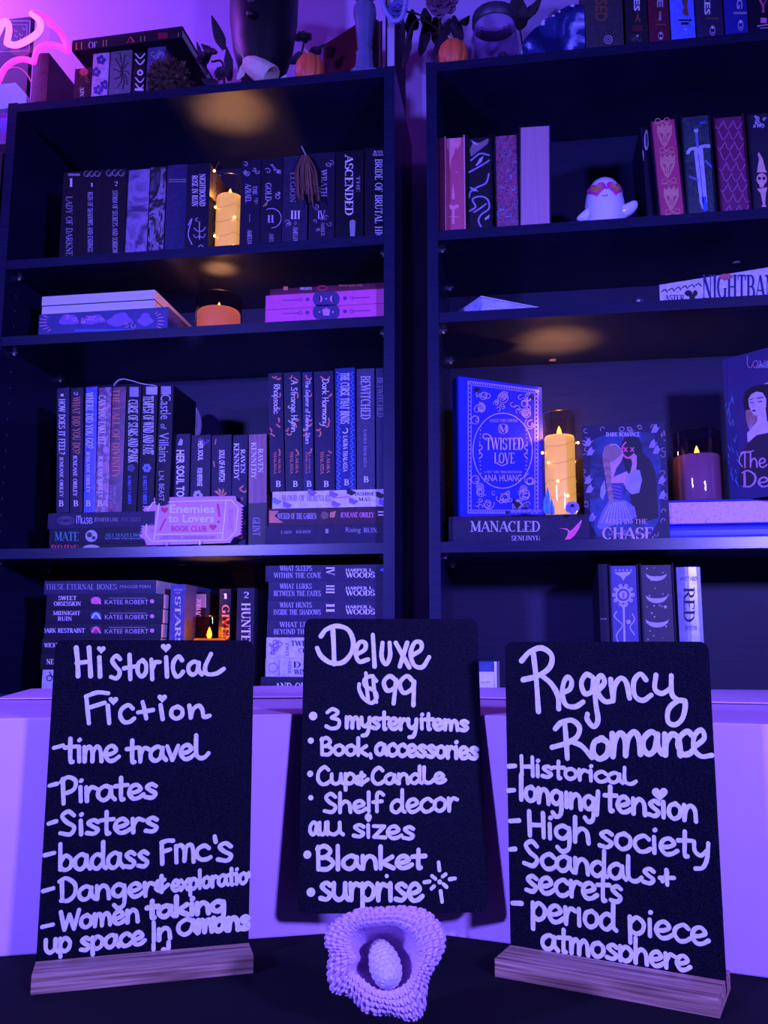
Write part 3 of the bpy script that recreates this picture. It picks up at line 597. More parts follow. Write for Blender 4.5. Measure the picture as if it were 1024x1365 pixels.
PK = M('#d4519e', .5, .06)
lying(353.5, 520, S2, zat(440, 408.2, .03), .03, '#d4519e', 'lower of the two matching pink books with dark moon medallions', [], moonband(416, False), mode='top', pagemat=PK, d=.2, group='two pink edged books')
lying(354, 520, zat(440, 408, .03), zat(440, 388.8, .03), .03, '#d4519e', 'upper of the two matching pink books with dark moon medallions', [], moonband(398.5, True), mode='top', pagemat=PK, d=.2, group='two pink edged books')
lying(360, 520, zat(440, 388.8, .034), zat(440, 380.5, .034), .034, '#5a1f35', 'thin dark red book lying on top of the two pink books', [('NIGHTS', 'S', 'r', 400, 383, 416, 386.5, 'w'), ('BRIAR ROSE AND', 'S', 'r', 452, 379.5, 484, 382, 'o')], lambda d: (d.rect(378, 382, 384, 387, INK['o']), d.ring(430, 384, 6, 1.2, INK['r'], ry=3)), d=.17)

# third cell, left: flat stack, uprights on it
G3 = 'books standing in the left half of the middle shelf'; y3 = .034; ex = lambda py, px=100: zat(px, py, y3-.004)
lying(66, 205, S3, ex(725.5), y3-.004, '#191722', 'bottom book of the flat pile, red lettering cut off by the shelf edge', [('BRIDE', 'S', 'r', 68, 726.5, 105, 737, 'r')], lambda d: d.disc(122, 733, 13, INK['lw'], ry=7))
def mate(d): d.disc(122, 714.5, 8, INK['lw']); d.disc(119.5, 713, 3.5, M('#1d1a2a')); d.disc(125, 717, 2.6, M('#1d1a2a'))
lying(66, 207, ex(725.5), ex(704.5), y3-.004, '#1b1928', 'lying dark book with teal lettering and a round pale emblem', [('MATE', 'S', 'r', 73, 709, 105, 721, 't'), ('ALI HAZELWOOD', 'S', 'r', 140, 711, 200, 715.5, 't'), ('NEW YORK TIMES BESTSELLER', 'S', 'r', 140, 717, 196, 718.6, 'lw')], mate)
lying(64, 206, ex(704.5), ex(683.5), y3-.004, '#24233f', 'lying grey book directly under the row of uprights, script lettering', [('Muse', 'H', 'r', 102, 687, 124, 698.5, 'lw'), ('JENNIFER LANE', 'S', 'r', 126, 690, 158, 695.5, 'm'), ('INK DUET', 'S', 'r', 162, 689.5, 188, 695.5, 'dg')], lambda d: [d.ring(88, 694, r_, 1, INK['dg'], ry=r_*.5) for r_ in (5, 8, 11)])
zs = ex(683.5)+.0004
def logoB(x, y): return [('B', 'S', 'r', x-3, y-4, x+3.5, y+4, 'w')]
def sl_(n, x): return None
upright(76, 92.5, 518, zs, y3, '#2a2940', 'grey upright with a white title line, leftmost of the middle left row', [('HOW DOES IT FEEL?', 'S', 'd', 78.5, 532, 87, 606, 'w'), ('JENEANE ORILEY', 'S', 'd', 79.5, 609, 84.5, 663, 'w'), ('1', 'S', 'd', 81, 524, 85, 529, 'w')]+logoB(81.5, 671), group=G3, xb=75, d=.12)
upright(94.5, 111, 518, zs, y3, '#2b2236', 'purple grey upright with a copper title, second of the middle left row', [('WHAT DID YOU DO?', 'S', 'd', 97, 529, 107, 605, 'o'), ('JENEANE ORILEY', 'S', 'd', 97.5, 607, 103, 662, 'w'), ('2', 'S', 'd', 99, 522, 104, 527, 'w')]+logoB(101, 671), group=G3, xb=93, d=.12)
upright(114.5, 129.8, 516.5, zs, y3, '#3a4aa8', 'bright blue upright, third of the middle left row', [('WHERE DID YOU GO?', 'S', 'd', 114.5, 523, 124.5, 598, 'w'), ('JENEANE ORILEY', 'S', 'd', 115, 602, 120, 657, 'w')]+logoB(117.5, 671), face=Mpat('noise', ('#1f2a70', '#3d56d0', '#24307f', '#5a72e0'), 30, .45, 1), xb=111.5, group=G3, d=.12)
upright(132, 149, 517, zs, y3, '#6a4a68', 'rose and violet clouded upright, fourth of the middle left row', [('CAN YOU TAKE IT?', 'S', 'd', 131.5, 527, 141, 592, 'w'), ('JENEANE ORILEY', 'S', 'd', 131, 608, 137, 664, 'w')]+logoB(133, 671), face=Mpat('noise', ('#5a3a6a', '#a8707e', '#4a3050', '#b88a9a', '#6a4060'), 34, .45, 1.5), xb=127, group=G3, d=.12)
upright(150.5, 168.5, 516.5, zs, y3, '#5b2a45', 'dark rose upright with widely spaced capitals, under the white ribbon', [('THE FALL OF DIVINITY', 'S', 'd', 150, 519, 160, 638, 'o'), ('MORGAN', 'S', 'd', 151, 648, 155, 672, 'm'), ('STRAIGHT', 'S', 'd', 146, 646, 150, 678, 'm')], face=Mpat('noise', ('#3a1a35', '#6a3048', '#2c1630', '#7c3a50'), 26, .45, 1.5), xb=144, group=G3, d=.12)
upright(169.5, 189, 515, zs, y3, '#0f0e1c', 'black upright with curled capitals and a small dark flower, sixth of the middle left row', [('CURSE of STARS and SPARK', 'S', 'd', 171, 533, 184, 617, 'w'), ('SCARLETT CARDEN', 'S', 'd', 171, 634, 175, 672, 'b')], lambda d: (d.rect(173, 516, 185, 529, INK['m']), [d.disc(175+3*cos(a), 624+3*sin(a), 2.2, M('#34386a')) for a in (0, 1.26, 2.5, 3.8, 5)]), xb=162, group=G3, d=.12)
upright(190, 211, 515, zs, y3, '#100f1d', 'black upright with a small blue flower emblem, seventh of the middle left row', [('TEMPEST of WIND and FATE', 'S', 'd', 191, 528, 205, 606, 'w'), ('SCARLETT CARDEN', 'S', 'd', 191, 634, 196, 672, 'b')], lambda d: (d.rect(195, 515.5, 210, 526, INK['lw']), [d.disc(196+3.6*cos(a), 624+3.6*sin(a), 2.3, INK['b']) for a in (0, 1.05, 2.1, 3.14, 4.2, 5.2)]), xb=183, group=G3, d=.12)
upright(213, 232, 514.5, zs, y3, '#171421', 'black upright with blackletter title and silver head, last before the oval plaque', [('Castle', 'N', 'd', 214, 526, 228, 559, 'lw'), ('of', 'N', 'd', 214, 565, 222, 572, 'lw'), ('Villains', 'N', 'd', 212, 577, 225, 616, 'lw'), ('L.N. BEAST', 'N', 'd', 212, 628, 219, 668, 'lw')], lambda d: d.rect(215, 515, 228, 526, INK['m']), xb=206, group=G3, d=.12)

# books on the shelf itself right of the pile
yq = .048
upright(230, 254, 579, S3, yq, '#23223a', 'dark upright with heavy block capitals behind the left end of the ticket', [('HER SOUL TO TAKE', 'B', 'd', 235, 600, 246, 690, 'w')], lambda d: d.poly([(237, 593), (241, 584), (244, 587), (243, 594)], INK['lw']), xb=225, group=G3)
upright(255.5, 281.5, 580.5, S3, yq, '#242138', 'dark upright with block capitals and a pale bloom, behind the middle of the ticket', [('HER SOUL', 'B', 'd', 264, 588, 271, 614, 'w'), ('FOR REVENGE', 'B', 'd', 263, 624, 270, 648, 'w')], lambda d: (filig(258, 280, 582, 596, 41, 4, 'v')(d), [d.disc(264+4*cos(a), 660+4*sin(a), 2.5, INK['lw']) for a in (0, 1, 2, 3, 4, 5)]), xb=252, group=G3)
upright(282.5, 309, 580.5, S3, yq, '#221e38', 'dark upright with block capitals and orange petals, behind the right half of the ticket', [('SOUL OF A WITCH', 'B', 'd', 292, 600, 300, 642, 'w')], lambda d: (d.stroke([(288, 586), (287, 592)], 1.5, INK['o']), d.stroke([(285, 615), (286, 622)], 1.5, INK['o']), [d.poly([(294, 662), (294+10*cos(a), 662+10*sin(a)-2), (294+7*cos(a+.5), 662+7*sin(a+.5)-2)], INK['o']) for a in (-2.6, -1.9, -1.2, -.5)]), xb=281, group=G3)
upright(311, 331, 580, S3, yq, '#22203c', 'dark upright with two line white name and copper curls, beside the copper striped book', [('RAVEN', 'S', 'd', 321, 599, 327, 631, 'w'), ('KENNEDY', 'S', 'd', 312, 591, 319, 640, 'w')], lambda d: (d.stroke([(324, 648), (320, 652), (326, 656), (330, 652)], 2, INK['o']), filig(312, 330, 655, 720, 44, 6, 'o')(d)), xb=307, group=G3)
upright(332, 356, 579.5, S3, yq, '#7a4a52', 'copper striped upright with a two line white name over a dark foot', [('RAVEN', 'S', 'd', 344, 598, 351, 630, 'w'), ('KENNEDY', 'S', 'd', 335, 590, 342, 639, 'w'), ('GLINT', 'S', 'd', 337, 690, 347, 714, 'm')], lambda d: (d.poly([(331.5, 671), (355, 670), (354, 728), (330.5, 728)], M('#17131c'))), xb=331, group=G3, face=Mpat('noise', ('#5a3550', '#8a5a58', '#6a4258', '#9a6a60'), 60, .5, .5, (1, 1, .05)))

# third cell, right: flat pile then uprights on it
yr = .030; er = lambda py, px=440: zat(px, py, yr)
lying(354.5, 530, S3, er(699.5), yr, '#22213a', 'bottom dark blue book of the right pile on the middle shelf', [('LADY', 'S', 'r', 375, 707.5, 390, 711.5, 'm'), ('KILROY', 'S', 'r', 395, 707, 415.5, 711, 'm'), ('Rising', 'N', 'r', 461, 703, 481, 711.5, 'm'), ('RUIN.', 'S', 'r', 485, 703.5, 504, 710, 'm')], lambda d: d.rect(434, 705, 438, 711, INK['m']))
lying(358, 530, er(699.5), er(676.5), yr, '#3a2530', 'brown book with a coppery arrow end, middle of the right pile', [('WICKED of the GARDEN', 'S', 'r', 370, 684, 422, 692, 'lw'), ('JENEANE ORILEY', 'S', 'r', 454, 683, 499, 690, 'p'), ('II', 'S', 'd', 504, 681, 512, 688, 'w')], lambda d: (d.poly([(359, 681), (372, 681), (366, 688), (378, 697), (359, 697)], INK['o']), d.disc(433, 687, 5, INK['br']), d.poly([(440, 683), (448, 681), (446, 690), (440, 690)], INK['o'])))
flor = lambda d: ([d.poly([(x+6*cos(t)*(1+.3*cos(3*t)), y+4*sin(t)*(1+.4*sin(2*t))) for t in [2*pi*k/14 for k in range(14)]], INK[c]) for x, y, c in ((382, 673, 'v'), (368, 668, 'b'), (415, 656.5, 'v'), (444, 659, 'v'), (467, 656, 'd'), (447, 672, 'v'), (506, 660, 'd'), (470, 668, 'v'), (510, 670, 'v'))], [d.stroke([(447, 664), (466, 662)], 1, INK['r'])])
lying(363, 530, er(676.5), er(653.5), yr, '#c8c4d2', 'white floral book on top of the right pile on the middle shelf', [('BLOOD of HERCULES', 'S', 'r', 376, 660, 441, 668, 'v'), ('JASMINE', 'S', 'r', 473, 656, 499, 661, 'd'), ('MAS', 'S', 'r', 478, 663, 494, 668, 'd')], flor)
zs = er(653.5)+.0004; G4 = 'uprights on the right pile of the middle shelf'
def petals(x0, x1, seed):
    def f(d):
        rn = random.Random(seed)
        for k, (fx, y) in enumerate(((.45, 503), (.75, 505), (.85, 527), (.8, 560), (.75, 567), (.25, 573), (.35, 579), (.85, 602))):
            cx = x0+(x1-x0)*fx-((y-500)*.003); r = rn.uniform(2.2, 3.6); a = rn.uniform(0, 3)
            d.stroke([(cx-r*cos(a), y-r*sin(a)), (cx, y+1), (cx+r*cos(a+.5), y+r*sin(a+.5))], 1.9, INK['o'])
    return f
def tha(x0, x1): w = x1-x0; return [('LAURA', 'S', 'd', x0+w*.62, 606, x0+w*.78, 631, 'o'), ('THALASSA', 'S', 'd', x0+w*.3, 602, x0+w*.48, 632, 'o')]+logoB(x0+w*.55+1, 645)
for (a, b, c, s, x_, yy, lab, col) in ((357.5, 376.5, 360.5, 'Rhapsodic', (362, 374), (512, 552), 'orange petalled upright with a curly white title, first on the right pile', '#241c36'), (378, 401, 381, 'A Strange Hymn', (384, 397), (507, 576), 'orange petalled upright with a two word script title, second on the right pile', '#1f2438'), (403, 416.5, 404.5, 'The Emperor of Evening Stars', (404.5, 414), (507, 592), 'thin bluish petalled upright with a long script title, third on the right pile', '#28284c'), (418.5, 444.5, 420.5, 'Dark Harmony', (426, 439), (505, 568), 'wide petalled upright with a looping script title, fourth on the right pile', '#251e3c')):
    upright(a, b, 498+(a-357)*-.035, zs, y3, col, lab, [(s, 'H', 'd', x_[0], yy[0], x_[1], yy[1], 'w')]+tha(c-1, c+b-a-1), petals(a, b, int(a)), xb=c, group=G4, d=.12)
def damask(d):
    for y in range(496, 655, 11):
        for x, s in ((449, 1), (472, -1)): d.stroke([(x, y), (x+s*4, y+3), (x+s*1, y+7), (x+s*5, y+10)], 1.4, INK['b'])
upright(446.5, 473, 491.5, zs, y3, '#1f2f6a', 'blue damask patterned upright with a white crescent, fifth on the right pile', [('THE CURSE THAT BINDS', 'S', 'd', 454, 497, 466, 565, 'w'), ('LAURA THALASSA', 'S', 'd', 457.5, 581, 463.5, 629, 'w')]+logoB(462, 643), lambda d: (damask(d), d.ring(460, 574, 3.5, 1.3, INK['w'], a0=-60, a1=150)), xb=448, group=G4, d=.12)
upright(475.5, 499.5, 492, zs, y3, '#3d3c55', 'plain grey upright with tall spaced lettering, sixth on the right pile', [('BEWITCHED', 'S', 'd', 481, 501, 494, 559, 'lw'), ('LAURA THALASSA', 'S', 'd', 485, 573, 489, 623, 'm')]+logoB(488, 639), xb=476, group=G4, d=.12)
upright(501, 511.5, 491, zs, y3, '#38375a', 'grey upright at the end of the right pile, half hidden by the case side', [('BETWITCHED', 'S', 'd', 503, 503, 512, 556, 'm')], xb=502, group=G4, d=.12)

# fourth cell, left pile
y4 = .03; e4 = lambda py, px=140: zat(px, py, y4); G5 = 'flat pile on the lowest visible shelf, left'
b4 = [773.5, 792, 812, 831.5, 850, 872, 893, 919.5]
def kr(py, t1, t2, lab, blob, x0=62, x1=217):
    h = 9
    tx = [(t1, 'S', 'r', 73 if t2 else 57, py-6.5 if t2 else py-3, 100 if t2 else 113, py-1.5 if t2 else py+3, 'w')] if not t2 else [(t1, 'S', 'r', 71+(0 if len(t1) > 6 else 7), py-7, 107-(0 if len(t1) > 6 else 5), py-1.6, 'w'), (t2, 'S', 'r', 72+(0 if len(t2) > 5 else 5), py+.4, 108-(0 if len(t2) > 5 else 12), py+6, 'w')]
    def o(d):
        d.disc(128, py-1, 7, ink(blob[0]), ry=5); d.stroke([(123, py+2), (128, py-4), (134, py+3)], 2.2, ink(blob[1])); d.disc(203, py, 2.8, INK['p']); d.rect(145, py-4.6, 195, py-3.9, INK['m'])
    return lab, tx+[('KATEE ROBERT', 'N', 'r', 140, py-2, 198, py+4, 'lw')], o
lying(52, 205, S4, e4(919.5), y4, '#15131f', 'lowest dark book of the left flat pile, just above the white box', group=G5)
lying(56, 206, e4(919.5), e4(893), y4, '#b9b4c6', 'pale book with a scroll ornament, low in the left flat pile', [], lambda d: (d.ring(66, 904, 3.5, 1.3, INK['d']), d.stroke([(66, 896), (70, 902), (74, 898)], 1.4, INK['d'])), group=G5)
lying(54, 214, e4(893), e4(872), y4, '#17151f', 'black book third from the bottom of the left flat pile', [('NEON GODS', 'S', 'r', 62, 878.5, 106, 885.5, 'w')], group=G5)
lying(56, 214, e4(872), e4(850.5), y4, '#1a1824', 'black book under the three matching spines with pink dots', [('WICKED BEAUTY', 'S', 'r', 59, 857, 108, 863, 'w')], group=G5)
for i, (py, t1, t2, lab, bl) in enumerate(((840.5, 'DARK RESTRAINT', '', 'lowest of the three matching dark spines with a pink dot, single line title', ('#a03050', 'p')), (821.5, 'MIDNIGHT', 'RUIN', 'middle one of the three matching dark spines, blue and white figure', ('b', 'w')), (801.5, 'SWEET', 'OBSESSION', 'top one of the three matching dark spines, bright pink bloom', ('pk', 'p')))):
    lab, tx, o = kr(py, t1, t2, lab, bl); lying((59, 61, 62)[i], (215, 217, 218)[i], e4((850.5, 831.5, 812)[i]), e4((831.5, 812, 792)[i]), y4, '#1d1b2b', lab, tx, o, group=G5)
lying(59, 208, e4(792), e4(773.5), y4, '#2f2d48', 'grey book lying on top of the left flat pile, spaced capitals', [('THESE ETERNAL BONES', 'S', 'r', 61, 778.5, 156, 786, 'm'), ('MAGGIE FERN', 'N', 'r', 160, 780, 201, 784, 'm')], group=G5, d=.15)
# leaning pale book laid against the pile, then the uprights
G6 = 'uprights around the small lit candle on the lowest visible shelf'
upright(228, 247.5, 779, S4, .045, '#4a4a78', 'grey blue upright with large spaced letters right of the flat pile', [('STARS', 'S', 'd', 233.5, 795, 241, 862, 'w'), ('BOOK', 'S', 'r', 232, 785, 244, 787.5, 'lw'), ('ONE', 'S', 'r', 234, 789, 241, 791.5, 'lw')], group=G6)
upright(258.5, 280, 789, S4, .105, '#14121c', 'dark glossy upright standing behind the small lit candle', [('ZODIAC', 'S', 'd', 260, 798, 268, 822, 'w')], lambda d: d.rect(262, 792, 275, 810, INK['m']), group=G6, hard=True)
upright(293, 308.5, 785, S4, .07, '#16131c', 'black upright with a figure one, right of the small lit candle', [('GIVEN', 'S', 'd', 296, 806, 306, 858, 'o'), ('1', 'S', 'r', 298, 791, 303, 798, 'w')], group=G6)
upright(316.5, 340, 784, S4, .06, '#1e1c30', 'black upright with a figure two, beside the harper named pile'.replace('harper named ', 'right flat '), [('HUNTED', 'S', 'd', 322, 804, 334, 866, 'w'), ('2', 'S', 'r', 325, 789, 332, 797, 'w')], group=G6)
upright(347, 355, 800, S4, .16, '#101018', 'dark narrow upright set back in shadow against the right flat pile', group=G6)
# right pile
G7 = 'flat pile on the lowest visible shelf, right'; e5 = lambda py, px=440: zat(px, py, y4)
hw_ = lambda py: [('HARPER L.', 'S', 'r', 461, py-5, 498, py-1, 'w'), ('WOODS', 'S', 'r', 461, py, 500, py+7, 'w')]
lying(347.5, 530, S4, e5(902.5), y4-.004, '#1d1b33', 'lowest dark book of the right flat pile, pale letters half hidden', [('AND ORDER', 'S', 'r', 366, 910, 430, 921, 'w')], group=G7)
lying(354, 512, e5(902.5), e5(877), y4, '#b7b3cc', 'pale blue book with small figures, second from the bottom of the right flat pile', [('D', 'S', 'r', 391, 882, 401, 890, 'd'), ('ONE', 'S', 'd', 384, 882, 388, 899, 'dg'), ('WINGS', 'S', 'r', 392, 892, 418, 899, 'd')], lambda d: (d.ring(364, 890, 6, 1, INK['v']), d.stroke([(372, 880), (372, 900)], 1, INK['v'])), group=G7)
lying(355, 512, e5(877), e5(849.5), y4, '#c0bccf', 'white book with violet scrollwork in the right flat pile', [('TWISTED', 'S', 'r', 388, 854, 430, 861, 'd'), ('CROWNS', 'S', 'r', 398, 864, 432, 870, 'd'), ('TWO', 'S', 'd', 381, 856, 385, 874, 'dg')], lambda d: filig(357, 378, 852, 875, 60, 14, 'v', 1.2)(d), group=G7)
for py, a, b, y0, y1_, s1, s2, c2, rn, lab in ((838, 356, 512, 849.5, 826.5, 'WHAT LIES', 'BEYOND THE VEIL', 'o', 'I', 'fourth dark book of the tall right pile, half behind the middle sign'), (812, 357, 530, 826.5, 800, 'WHAT HUNTS', 'INSIDE THE SHADOWS', 'p', 'II', 'dark book with two short bars, third from the top of the right pile'), (787, 358, 530, 800, 774.5, 'WHAT LURKS', 'BETWEEN THE FATES', 'br', 'III', 'dark book with three short bars, second from the top of the right pile'), (763, 354, 530, 774.5, 753, 'WHAT SLEEPS', 'WITHIN THE COVE', 'm', 'IV', 'dark book lying topmost of the right pile, letters over two lines')):
    dy = (812-py)*0+((838-py) > 50)*-1
    lying(a, b, e5(y0), e5(y1_), y4, '#2a2843', lab, [(s1, 'S', 'r', 373, py-9, 416, py-2, 'lw'), (s2, 'S', 'r', 365, py+.5, 428, py+7.5, 'lw')]+[(rn, 'S', 'd', 435, py-7, 446, py+4, 'w')]+hw_(py), None if rn != 'IV' else (lambda d: d.poly([(506, 760), (513, 756), (513, 763)], INK['b'])), group=G7)
# ================================================================== RIGHT CASE, upper row (page edges face out)
H1 = 'books on the upper shelf of the right bookcase, left end'; yA = .035
upright(584, 592, 184, S1, yA, '#6a2440', 'narrow dark red spine pressed against the left side of the right bookcase', group=H1, hard=True)
RP = M('#b8506a', .5, .05)
def sword1(d):
    c = ink('#e08a96'); d.poly([(595, 185), (615, 184), (614, 192), (610, 200), (608, 195), (605, 206), (602, 212), (600, 228), (598, 204), (596, 195)], c)
    d.poly([(604, 243), (606, 258), (606.5, 266), (602.5, 266), (602.5, 256)], c); d.poly([(598, 275), (600, 272), (604, 275), (610, 272), (613, 276), (606, 279), (606, 299), (603, 299), (603, 279), (600, 279)], c); d.stroke([(598, 289), (612, 289)], 1, c); d.disc(609, 230, 1, c)
upright(592.5, 620, 182, S1, yA, '#d98aa0', 'rose covered book with a red painted page edge showing a sword', mode='pages', hard=True, pagemat=RP, orn=sword1, group=H1, xb=593.5)
def smoke(d):
    c = INK['lw']; cc = ink('#8f86b8')
    d.poly([(626, 200), (630, 192), (640, 190), (650, 185), (652, 186), (650, 192), (640, 200), (628, 209)], ink('#7d6a78'))
    d.poly([(628, 187), (636, 191), (638, 194), (631, 192)], c); d.poly([(634, 221), (640, 211), (645, 208), (642, 216), (636, 221)], c); d.poly([(626, 249), (634, 252), (638, 255), (630, 255)], c); d.poly([(646, 291), (653, 286), (652, 291), (647, 294)], c)
    for p in ([(625, 230), (636, 224), (648, 217), (652, 214)], [(628, 214), (640, 205), (652, 207)], [(652, 232), (648, 244), (636, 250), (628, 255), (625, 264)], [(625, 282), (634, 276), (630, 266), (640, 262), (650, 266), (652, 278), (642, 286), (638, 294), (641, 302)], [(632, 283), (640, 278), (648, 272)]): d.stroke(p, 2.2, cc)
upright(622, 656, 182, S1, yA, '#12101c', 'black book with a smoky swirl and daggers on its page edge', mode='pages', hard=True, pagemat=M('#0f0d1e', .5), orn=smoke, group=H1)
upright(658.5, 691, 179, S1, yA, '#131020', 'black book with a dense grey floral page edge flecked with pink', mode='pages', hard=True, pagemat=Mpat('noise', ('#1b1830', '#8a84b0', '#19162c', '#b4507e', '#1d1a33', '#77719f'), 70, .5, 3.0), group=H1)
upright(692, 735, 168, S1, yA, '#15132a', 'tall dark book with plain pale pages facing out', mode='pages', hard=True, pages='#b08aa0', group=H1, xb=692)

H2 = 'books on the upper shelf of the right bookcase, right end'
def badge(d):
    d.disc(862, 187, 3.2, INK['lw'], ry=14); d.disc(862, 187, 1.6, INK['dg'], ry=9); d.disc(857, 208, 1.5, INK['m'], ry=8)
upright(853.5, 864, 170, S1, .055, '#14122a', 'dark narrow spine with an oval pale badge, left of the red patterned page edge', orn=badge, group=H2, xb=865.5, d=.12)
def foxes(d):
    c = ink('#c98a78')
    for y, x in ((180, 886), (221, 890), (264, 895)):
        d.poly([(x-10, y-14), (x-6, y-10), (x-4, y-16), (x, y-11), (x+4, y-17), (x+6, y-11), (x+10, y-15), (x+10, y-2), (x+7, y+6), (x+2, y+15), (x, y+17), (x-3, y+14), (x-7, y+6), (x-10, y-2)], c)
        r = RP2; d.poly([(x-7, y-3), (x-2, y-1), (x-3, y+5)], r); d.poly([(x+8, y-4), (x+3, y-1), (x+3, y+5)], r)
        for k in (-1, 0, 1): d.stroke([(x+k*3.2, y+2), (x+k*2.2, y+10)], 1, r)
    for y, x in ((201, 889), (242, 892), (283, 897), (162, 883)):
        d.ring(x-6, y, 3.6, 1, c); d.ring(x+6, y-1, 3.6, 1, c); d.disc(x, y, 1.6, c); d.stroke([(x-10, y+4), (x-4, y+2), (x, y+5), (x+5, y+1), (x+10, y+3)], 1, c)
RP2 = M('#b03a62', .5, .05)
upright(866, 902, 159.5, S1, yA, '#16132a', 'leaning book with repeated gold fox like masks on a crimson page edge', mode='pages', hard=True, pagemat=RP2, orn=foxes, group=H2, xb=880)
def sword2(d):
    c = ink('#a9b0d0'); e = ink('#5f68a8')
    d.stroke([(928, 173), (930, 196)], 4, e); d.disc(928, 174, 3, c); d.stroke([(917, 204), (921, 199), (930, 198), (938, 195), (946, 195)], 4.5, c)
    d.poly([(925, 200), (937, 198), (943, 270), (941, 279), (936, 279), (933, 270)], c); d.stroke([(931, 205), (938, 272)], 1.4, e); d.poly([(935, 262), (941, 262), (944, 280), (938, 282)], INK['b'])
    d.stroke([(920, 236), (930, 240)], 3, e); d.stroke([(941, 215), (950, 224)], 3, e); d.rect(933, 163, 940, 165, INK['b'])
upright(907, 947, 154, S1, yA, '#12112c', 'leaning book with a large silver sword on a dark leafy page edge', mode='pages', hard=True, pagemat=Mpat('noise', ('#12162a', '#2f4a4a', '#1a1f3a', '#3a4a60'), 40, .5, 2.0), orn=sword2, group=H2, xb=917)
def scales(d):
    c = ink('#a06a9a')
    for i in range(9):
        for j in range(3):
            x, y = 958+j*13+(i % 2)*6+i*1.0, 160+i*14; d.polys(ribbon(smoothpts([(x-7, y), (x-1, y+12), (x+7, y+1)], 4), 1.1), c)
upright(951, 992, 155, S1, yA, '#3a1030', 'leaning book with a plum page edge tooled like dragon scales', mode='pages', hard=True, pagemat=M('#6a1f50', .5), orn=scales, group=H2, xb=962)
def chess(d):
    c = ink('#d8a9a0')
    d.poly([(1009, 230), (1012, 212), (1010, 206), (1012, 203), (1010, 201), (1014, 201), (1012, 197)][:4]+[(1017, 212), (1021, 228), (1023, 230)], c)
    d.disc(1015.5, 239, 7, c, ry=8); d.poly([(1012, 245), (1019, 245), (1018, 250), (1013, 250)], c)
    for x in (1012.5, 1018.5): d.disc(x, 238, 2.1, INK['d'])
    d.poly([(1009, 252), (1023, 250), (1021, 258), (1020, 272), (1022, 276), (1015, 276), (1017, 272), (1014, 258)], c)
    filig(1001, 1022, 153, 172, 71, 9, 'lw', 1.4)(d)
upright(995.5, 1034, 150, S1, yA, '#131126', 'leaning book with pale chess pieces and a skull on its black page edge', mode='pages', hard=True, pagemat=M('#181530', .5), orn=chess, group=H2, xb=1005)

# second cell
r = thing('book', 'pale blue lying book turned at an angle so only a wedge of its pages shows', 'book', (1.02, .1, S2))
A_, B_ = at(642, 407, .02), at(764, 406, .135); A_[2] = B_[2] = S2; tt = nrm((B_[0]-A_[0], B_[1]-A_[1], 0)); dd = np.array((-tt[1], tt[0], 0)); h_ = zat(646, 394, .02)-S2; ln = min(.19, np.linalg.norm(B_-A_)+.01); dl = .12
mb = MB(); mb.box(A_, tt*ln, dd*dl, Z*.0022, M('#6a78c8', .4)); mb.box(A_+Z*(h_-.0022), tt*ln, dd*dl, Z*.0022, M('#c8c8e6', .4)); mb.box(A_+Z*.0022+dd*(dl-.002), tt*ln, dd*.002, Z*(h_-.0044), M('#6a78c8', .4)); mb.build('cover', r)
mb = MB(); mb.box(A_+Z*.0022+tt*.002+dd*.003, tt*(ln-.004), dd*(dl-.006), Z*(h_-.0044), Mpat('noise', ('#8e9ad8', '#b8c0ec', '#7c88cc'), 50, .6, 1)); mb.build('page_block', r)
# little metal trinket
c = at(851.5, 402, .05); c[2] = S2; r = thing('trinket', 'tiny dark metal trinket of stacked beads, alone on the shelf', 'trinket', c)
mt = M('#8c7f8e', .25, .1, metal=.9); mb = MB(); mb.lathe(c, [(.0001, 0), (.006, 0), (.0065, .004), (.004, .006), (.004, .008)], mt, 18); mb.build('base', r)
mb = MB(); mb.lathe(c, [(.004, .008), (.0088, .011), (.0088, .014), (.004, .0165), (.0085, .019), (.0085, .0215), (.003, .0235), (.0001, .024)], mt, 18); mb.build('beads', r)
# white lying book at an angle with big dark letters
A_, B_ = at(880, 402, .03), at(1060, 384, -.0); A_[2] = B_[2] = S2; A_[1] = .075; q = at(880, 402, .075); A_ = np.array((q[0], .075, S2)); tt = nrm((.30, -.085, 0)); dd = np.array((-tt[1], tt[0], 0)); L_ = .19
h_ = at(880, 388, .075)[2]-S2+.001
r = add_book(A_, Z, tt, dd, h_*1.25, L_, .13, '#c9c4dc', '#d8d2cc', 'white lying book with large embossed capitals, angled out towards the front', 'spine', True)
d = Deco(Plane(A_, tt, Z)); d.base = .0006; d.um = L_-.0005
d.text('ASTER', 'S', 'r', 886, 393, 913, 401, INK['d']); d.text('NIGHTBANE', 'S', 'r', 936, 366, 1046, 399, M('#2a2a66', .4))
for x, y, rx in ((918, 391, 5), (923, 396, 4), (927, 391, 3)): d.disc(x, y, rx, INK['d'], ry=4)
d.disc(968, 369, 9, ink('#b0586a'), ry=4); [d.stroke([(882+k*9, 389-k*1.6), (887+k*9, 386-k*1.6), (890+k*9, 390-k*1.7)], 1.2, INK['d']) for k in range(6)]
d.done(r)

